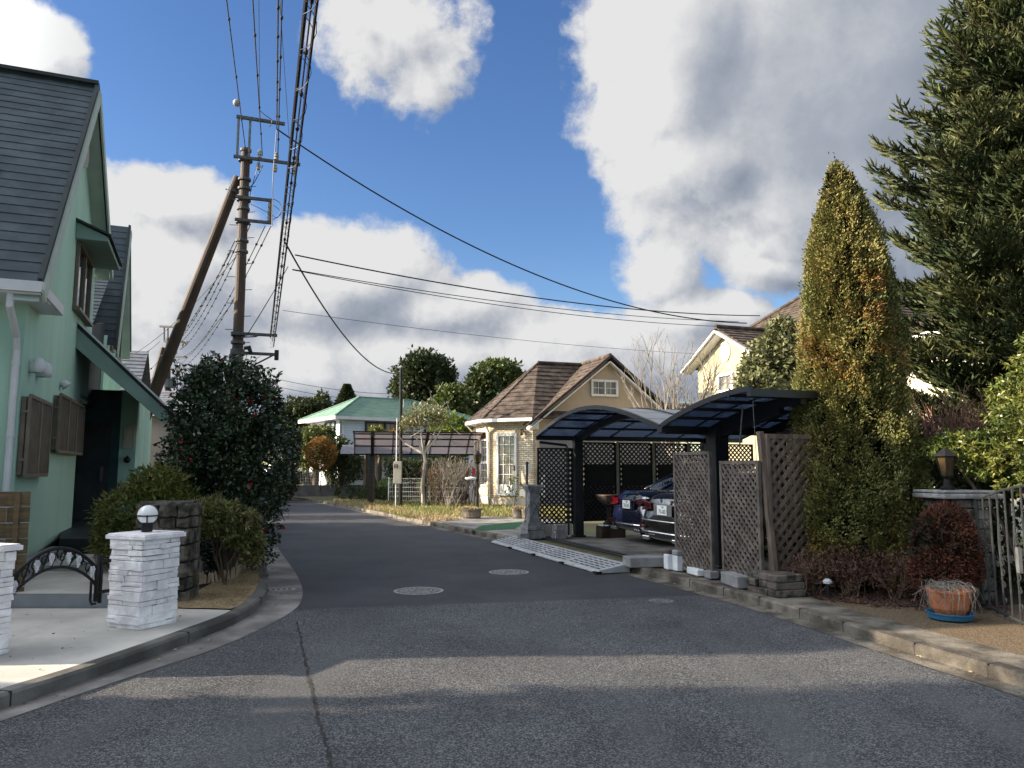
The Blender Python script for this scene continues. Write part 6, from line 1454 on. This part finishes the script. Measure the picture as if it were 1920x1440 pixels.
m.build('withered_plant',M['twig'],t)
t=thing('blue_saucer',Z(pb,.1),'round blue plastic saucer under the terracotta pot','saucer'); m=MB(); m.lathe([(.17,0),(.20,.008),(.215,.055),(.225,.058),(.225,.066),(.205,.066),(.19,.014),(.02,.012)],Z(pb,.101),32); m.build('dish',M['saucer'],t,smooth=False)
rb=V3((4.78,8.55,.1)); t=thing('rust_bush',rb,'rounded rust-brown withered conifer bush behind the terracotta pot','bush')
P_,d_=blobs_pts([(4.82,8.55,.66,.35,.34,.48),(4.86,8.6,.95,.26,.26,.28),(4.76,8.5,.5,.36,.34,.32)],15000,.12,.06)
leaves('foliage',P_,d_*.5+np.array([0,0,.1])+rng.normal(size=(len(P_),3))*.4,.05,.28,M['leaf_rust'],t)
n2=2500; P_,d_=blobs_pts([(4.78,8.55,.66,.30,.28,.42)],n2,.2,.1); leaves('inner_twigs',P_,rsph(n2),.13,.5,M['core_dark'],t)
m=MB(); m.tube([rb,rb+V3((0,0,.5))],[.05,.02],6); m.build('trunk',M['bark'],t)
gp=V3((5.42,9.15,.1)); t=thing('stone_gatepost',gp,'dark stone gatepost with flagstone cap behind the rust bush','gate pillar')
m=MB(); rnd=random.Random(21); z=0
while z<1.08:
    hh=rnd.uniform(.10,.17)
    for k in range(2):
        b0=len(m.v); m.boxz((gp.x-.24+.24*k+rnd.uniform(-.02,.02),gp.y,.1+z),(.23,.55+rnd.uniform(-.04,.04),hh-.012),.06)
        for i in range(b0,len(m.v)): m.v[i]=tuple(V3(m.v[i])+V3((rnd.uniform(-.012,.012),rnd.uniform(-.012,.012),rnd.uniform(-.006,.006))))
    z+=hh
hp=.1+z
m.build('stones',M['rubble'],t,bevel=.012); m=MB(); b0=len(m.v); m.boxz((gp.x-.1,gp.y,hp),(.72,.66,.06),.05); m.boxz((gp.x-.12,gp.y,hp+.062),(.68,.62,.035),.08); m.build('cap',M['stone_grey'],t,bevel=.02)
lp=D(1777,922,9.1); lp.z=hp+.097; t=thing('post_lantern',lp,'black carriage lantern with amber glass on the stone gatepost','lantern')
m=MB(); m.lathe([(.075,0),(.08,.03),(.045,.06),(.035,.13),(.06,.16)],lp,8); m.lathe([(.13,.39),(.15,.40),(.06,.47),(.015,.50)],lp,6)
for k in range(6): a=k*math.pi/3; m.beam(lp+V3((math.cos(a)*.065,math.sin(a)*.065,.16)),lp+V3((math.cos(a)*.115,math.sin(a)*.115,.40)),.012,.012)
m.build('frame',M['iron'],t); m=MB(); m.lathe([(.060,.165),(.108,.39)],lp,6); m.build('glass',M['amber'],t)
# iron gate standing open towards the road
h0=V3((5.06,8.35,0)); h1=V3((4.62,6.45,0)); gd2=(h1-h0).normalized(); GLn=(h1-h0).length
def GA(u,z): return h0+gd2*u+V3((0,0,z))
t=thing('iron_gate',Z(h0,.1),'tall wrought-iron gate with scrolls swung open at the right edge','gate')
tz=lambda u: 1.27+.20*math.sin(min(1,u/GLn)*math.pi*.55)
m=MB(); m.tube([GA(GLn*i/16,tz(GLn*i/16)) for i in range(17)],.014,6); m.tube([GA(0,.16),GA(GLn,.16)],.014,6)
for k in range(11): u=GLn*k/10; m.tube([GA(u,.13),GA(u,tz(u))],.010 if 0<k<10 else .018,6)
m.build('bars',M['silver_iron'],t)
m=MB()
def scroll(u,z,r_,s,turn=2.2):
    m.tube([GA(u+s*r_*(1-a/(turn*7))*math.cos(a)+s*r_,z+r_*(1-a/(turn*7))*math.sin(a)) for a in np.linspace(math.pi,math.pi+turn*math.pi,22)],.006,5)
for u0 in(.19,.57,.95,1.33):
    for z,r_,s in((1.02,.055,1),(.92,.05,-1),(.80,.055,1),(.68,.05,-1),(.58,.05,1),(.46,.045,-1),(.30,.05,1)): scroll(u0+(0 if s>0 else .10),z,r_,s)
    m.tube([GA(u0+.02*math.sin(a),.25+a*.13) for a in np.linspace(0,6.3,20)],.006,5)
m.build('scrollwork',M['silver_iron'],t); m=MB(); m.beam(GA(1.02,.62),GA(1.02,.86),.03,.07,gd2); m.build('lock_case',M['steel'],t)
# glossy evergreen, dark hedge, bare red twigs, lattice behind
b=V3((6.1,9.0,.1)); t=thing('glossy_evergreen',b,'glossy sunlit evergreen shrub above the iron gate','shrub')
Bx=[(6.35,9.0,2.25,.65,.6,.60),(6.0,9.0,1.75,.6,.5,.40),(6.55,8.8,1.6,.55,.5,.45),(5.55,9.35,1.85,.45,.35,.20),(6.7,9.1,2.9,.6,.5,.45),(5.05,9.75,1.90,.35,.25,.14)]
Pp,dp=blobs_pts(Bx,3000,.30,.15); P_=np.repeat(Pp,7,axis=0)+rng.normal(size=(3000*7,3))*.015; Dr=np.repeat(dp,7,axis=0)*.6+rsph(len(P_))*.9+np.array([0,0,-.15]); leaves('foliage',P_,Dr,.058+.03*rng.random(len(P_)),.32,M['leaf_citrus'],t,fold=.3)
m=MB(); stems(m,b,[(6.3,9,2.2),(5.9,9,1.7),(6.5,8.8,1.6),(5.4,9.4,1.8),(6.6,9.1,2.8)],.04,.012,0,.15); m.build('stems',M['bark'],t)
b=V3((5.8,9.9,.1)); t=thing('dark_hedge',b,'dense dark hedge filling the garden behind the gatepost','hedge'); crown('foliage',[(5.55,10.9,1.5,.5,.4,.8),(5.6,10.0,.9,.75,.4,.75),(6.4,9.9,.85,.7,.45,.8),(7.2,9.6,.8,.7,.5,.75),(6.0,10.1,1.5,.6,.4,.3),(7.8,9.3,.8,.6,.5,.8)],9000,.09,M['leaf_dark'],t,shell=.14)
m=MB(); stems(m,b,[(5.6,10,.9),(6.4,9.9,.9),(7.2,9.6,.8)],.04,.012); m.build('stems',M['bark'],t)
p=panel('lattice_fence',(6.0,11.4,0),RB,1.9,.3,2.35,.15,.045,'brown garden lattice fence behind the spruce skirts',M['woodbrown'],M['woodbrown'],None,fw=.06)
b=V3((6.3,10.6,.1)); t=thing('red_twig_shrub',b,'bare reddish twiggy shrub rising behind the dark hedge','shrub'); m=MB()
for k in range(16): branchtree(m,b+V3((random.gauss(0,.12),random.gauss(0,.1),.8)),(random.gauss(0,.25),random.gauss(0,.2),1),.8,.014,3,.38,3,.62,.004,.15,4,.65)
m.build('twigs',mat('red_twig',(.22,.12,.09),.8,.3,5,island=.3),t)
# bare vase-shaped tree and leafy tree behind the carports
b=V3((5.35,24.5,.05)); t=thing('bare_tree',b,'pale leafless vase-shaped tree behind the double carport','tree'); m=MB()
m.tube([b,b+V3((.0,0,1.0)),b+V3((0,0,2.0))],[.12,.10,.09],8)
for k in range(11):
    a=k*2*math.pi/11+random.gauss(0,.2); branchtree(m,b+V3((0,0,1.4+random.uniform(0,.6))),(math.cos(a)*.5,math.sin(a)*.5,1),1.75,.042,3,.34,3,.66,.0055,.2,6,.56)
m.build('branches',M['twig'],t)
tree('broadleaf_tree',1450,940,22.5,[(1462,660,44,50,0),(1425,690,36,34,0),(1490,700,34,50,0),(1420,725,42,28,-.5),(1465,615,26,22,0)],11000,.14,M['leaf_pale2'],'grey-green leafy tree between the yellow house and thuja',None,shell=.35,drop=(16,.35),trunk_r=.09)
# ================================================================ unseen neighbours on the left, placed and shaped so their shadows cross the road
EX=thing('unseen_neighbour',(-15,-3,.05),'unseen gabled neighbour house left of the camera, shaped to shade the foreground road','house')
def boxroof(x0,x1,y0,y1,ez,rz,o=.5):
    m=MB(); ym=(y0+y1)/2; m.prism([(x0,y0,.05),(x0,y1,.05),(x0,y1,ez),(x0,ym,rz),(x0,y0,ez)],(x1-x0,0,0)); m.build('wall',M['farwall'],EX)
    m=MB(); k=(rz-ez)/(ym-y0)
    for y,s in((y0-o,1),(y1+o,-1)): shingles(m,V3((x0-o,y,ez-o*k+.05)),V3((x1+o,y,ez-o*k+.05)),V3((x0-o,ym,rz+.05)),V3((x1+o,ym,rz+.05)),.3,.03)
    m.build('roof',M['greyroof'],EX)
boxroof(-21,-12,-9.0,4.0,5.3,8.2,.35)
for y in(-5,-1.5):
    m=MB(); m.box((-11.98,y,1.6),(.06,1.6,1.2)); m.build('window',M['paneglass'],EX)
# unseen gambrel wing, made up and profiled to shade the road and right-hand garden
WG=[(6.3,.08),(6.3,5.2),(7.3,7.2),(9.1,8.0),(11.5,8.0),(11.5,.08)]
m=MB(); m.prism([(-11.6,y,z) for y,z in WG],(-4.5,0,0)); m.build('caster_wing',M['mint'],house)
m=MB(); shingles(m,(-11.3,6.15,4.95),(-16.2,6.15,4.95),(-11.3,7.28,7.26),(-16.2,7.28,7.26),.21,.02); shingles(m,(-11.3,7.25,7.24),(-16.2,7.25,7.24),(-11.3,9.12,8.08),(-16.2,9.12,8.08),.21,.02); m.build('caster_wing_roof',M['slate'],house)
sb=V3((-7.9,4.3,.1)); t=thing('garden_shrub',sb,'leafy garden shrub beside the entrance slab whose streaky shadow falls on the kerb','shrub'); crown('foliage',[(-8.1,5.1,.8,.5,.5,.8),(-8.6,4.7,1.5,.6,.5,.7),(-7.2,5.0,.7,.4,.35,.5)],1500,.14,M['leaf_olive'],t,shell=.5); m=MB(); stems(m,sb,[(-7.9,4.7,.8)],.04,.01); m.build('stems',M['bark'],t)

t=thing('caster_tree',(-13.2,4.9,.05),'unseen spreading evergreen by the neighbour house, added to roughen the shadow on the road','tree')
crown('crown',[(-13.0,4.4,5.0,.9,.55,.6),(-14.2,4.2,6.6,1.0,.7,.8),(-12.4,4.6,3.4,.7,.35,.5),(-13.5,3.8,7.8,1.0,.8,.8)],5200,.16,M['leaf_mid'],t,shell=.4,lump=.3)  # unseen crown added for an irregular, leafy shadow edge
m=MB(); m.tube([(-13.2,4.9,.05),(-13.2,4.85,3),(-13.5,4.6,6.5)],[.16,.13,.06],8); m.build('trunk',M['bark'],t)
t=thing('caster_pine',(-11.0,6.05,.1),'unseen ragged conifer added before the made-up wing to shade the far edge of the sunlit band','tree')
crown('crown',[(-11.0,6.3,3.3,.5,.2,.5),(-11.2,6.3,4.6,.5,.2,.6),(-10.9,6.25,2.2,.5,.22,.5)],2600,.14,M['leaf_dark'],t,shell=.4,lump=.3)  # unseen foliage added to break up the straight shadow edge of the wing
m=MB(); m.tube([(-11.0,6.05,.1),(-11.1,6.15,4.8)],[.10,.04],8); m.build('trunk',M['bark'],t)
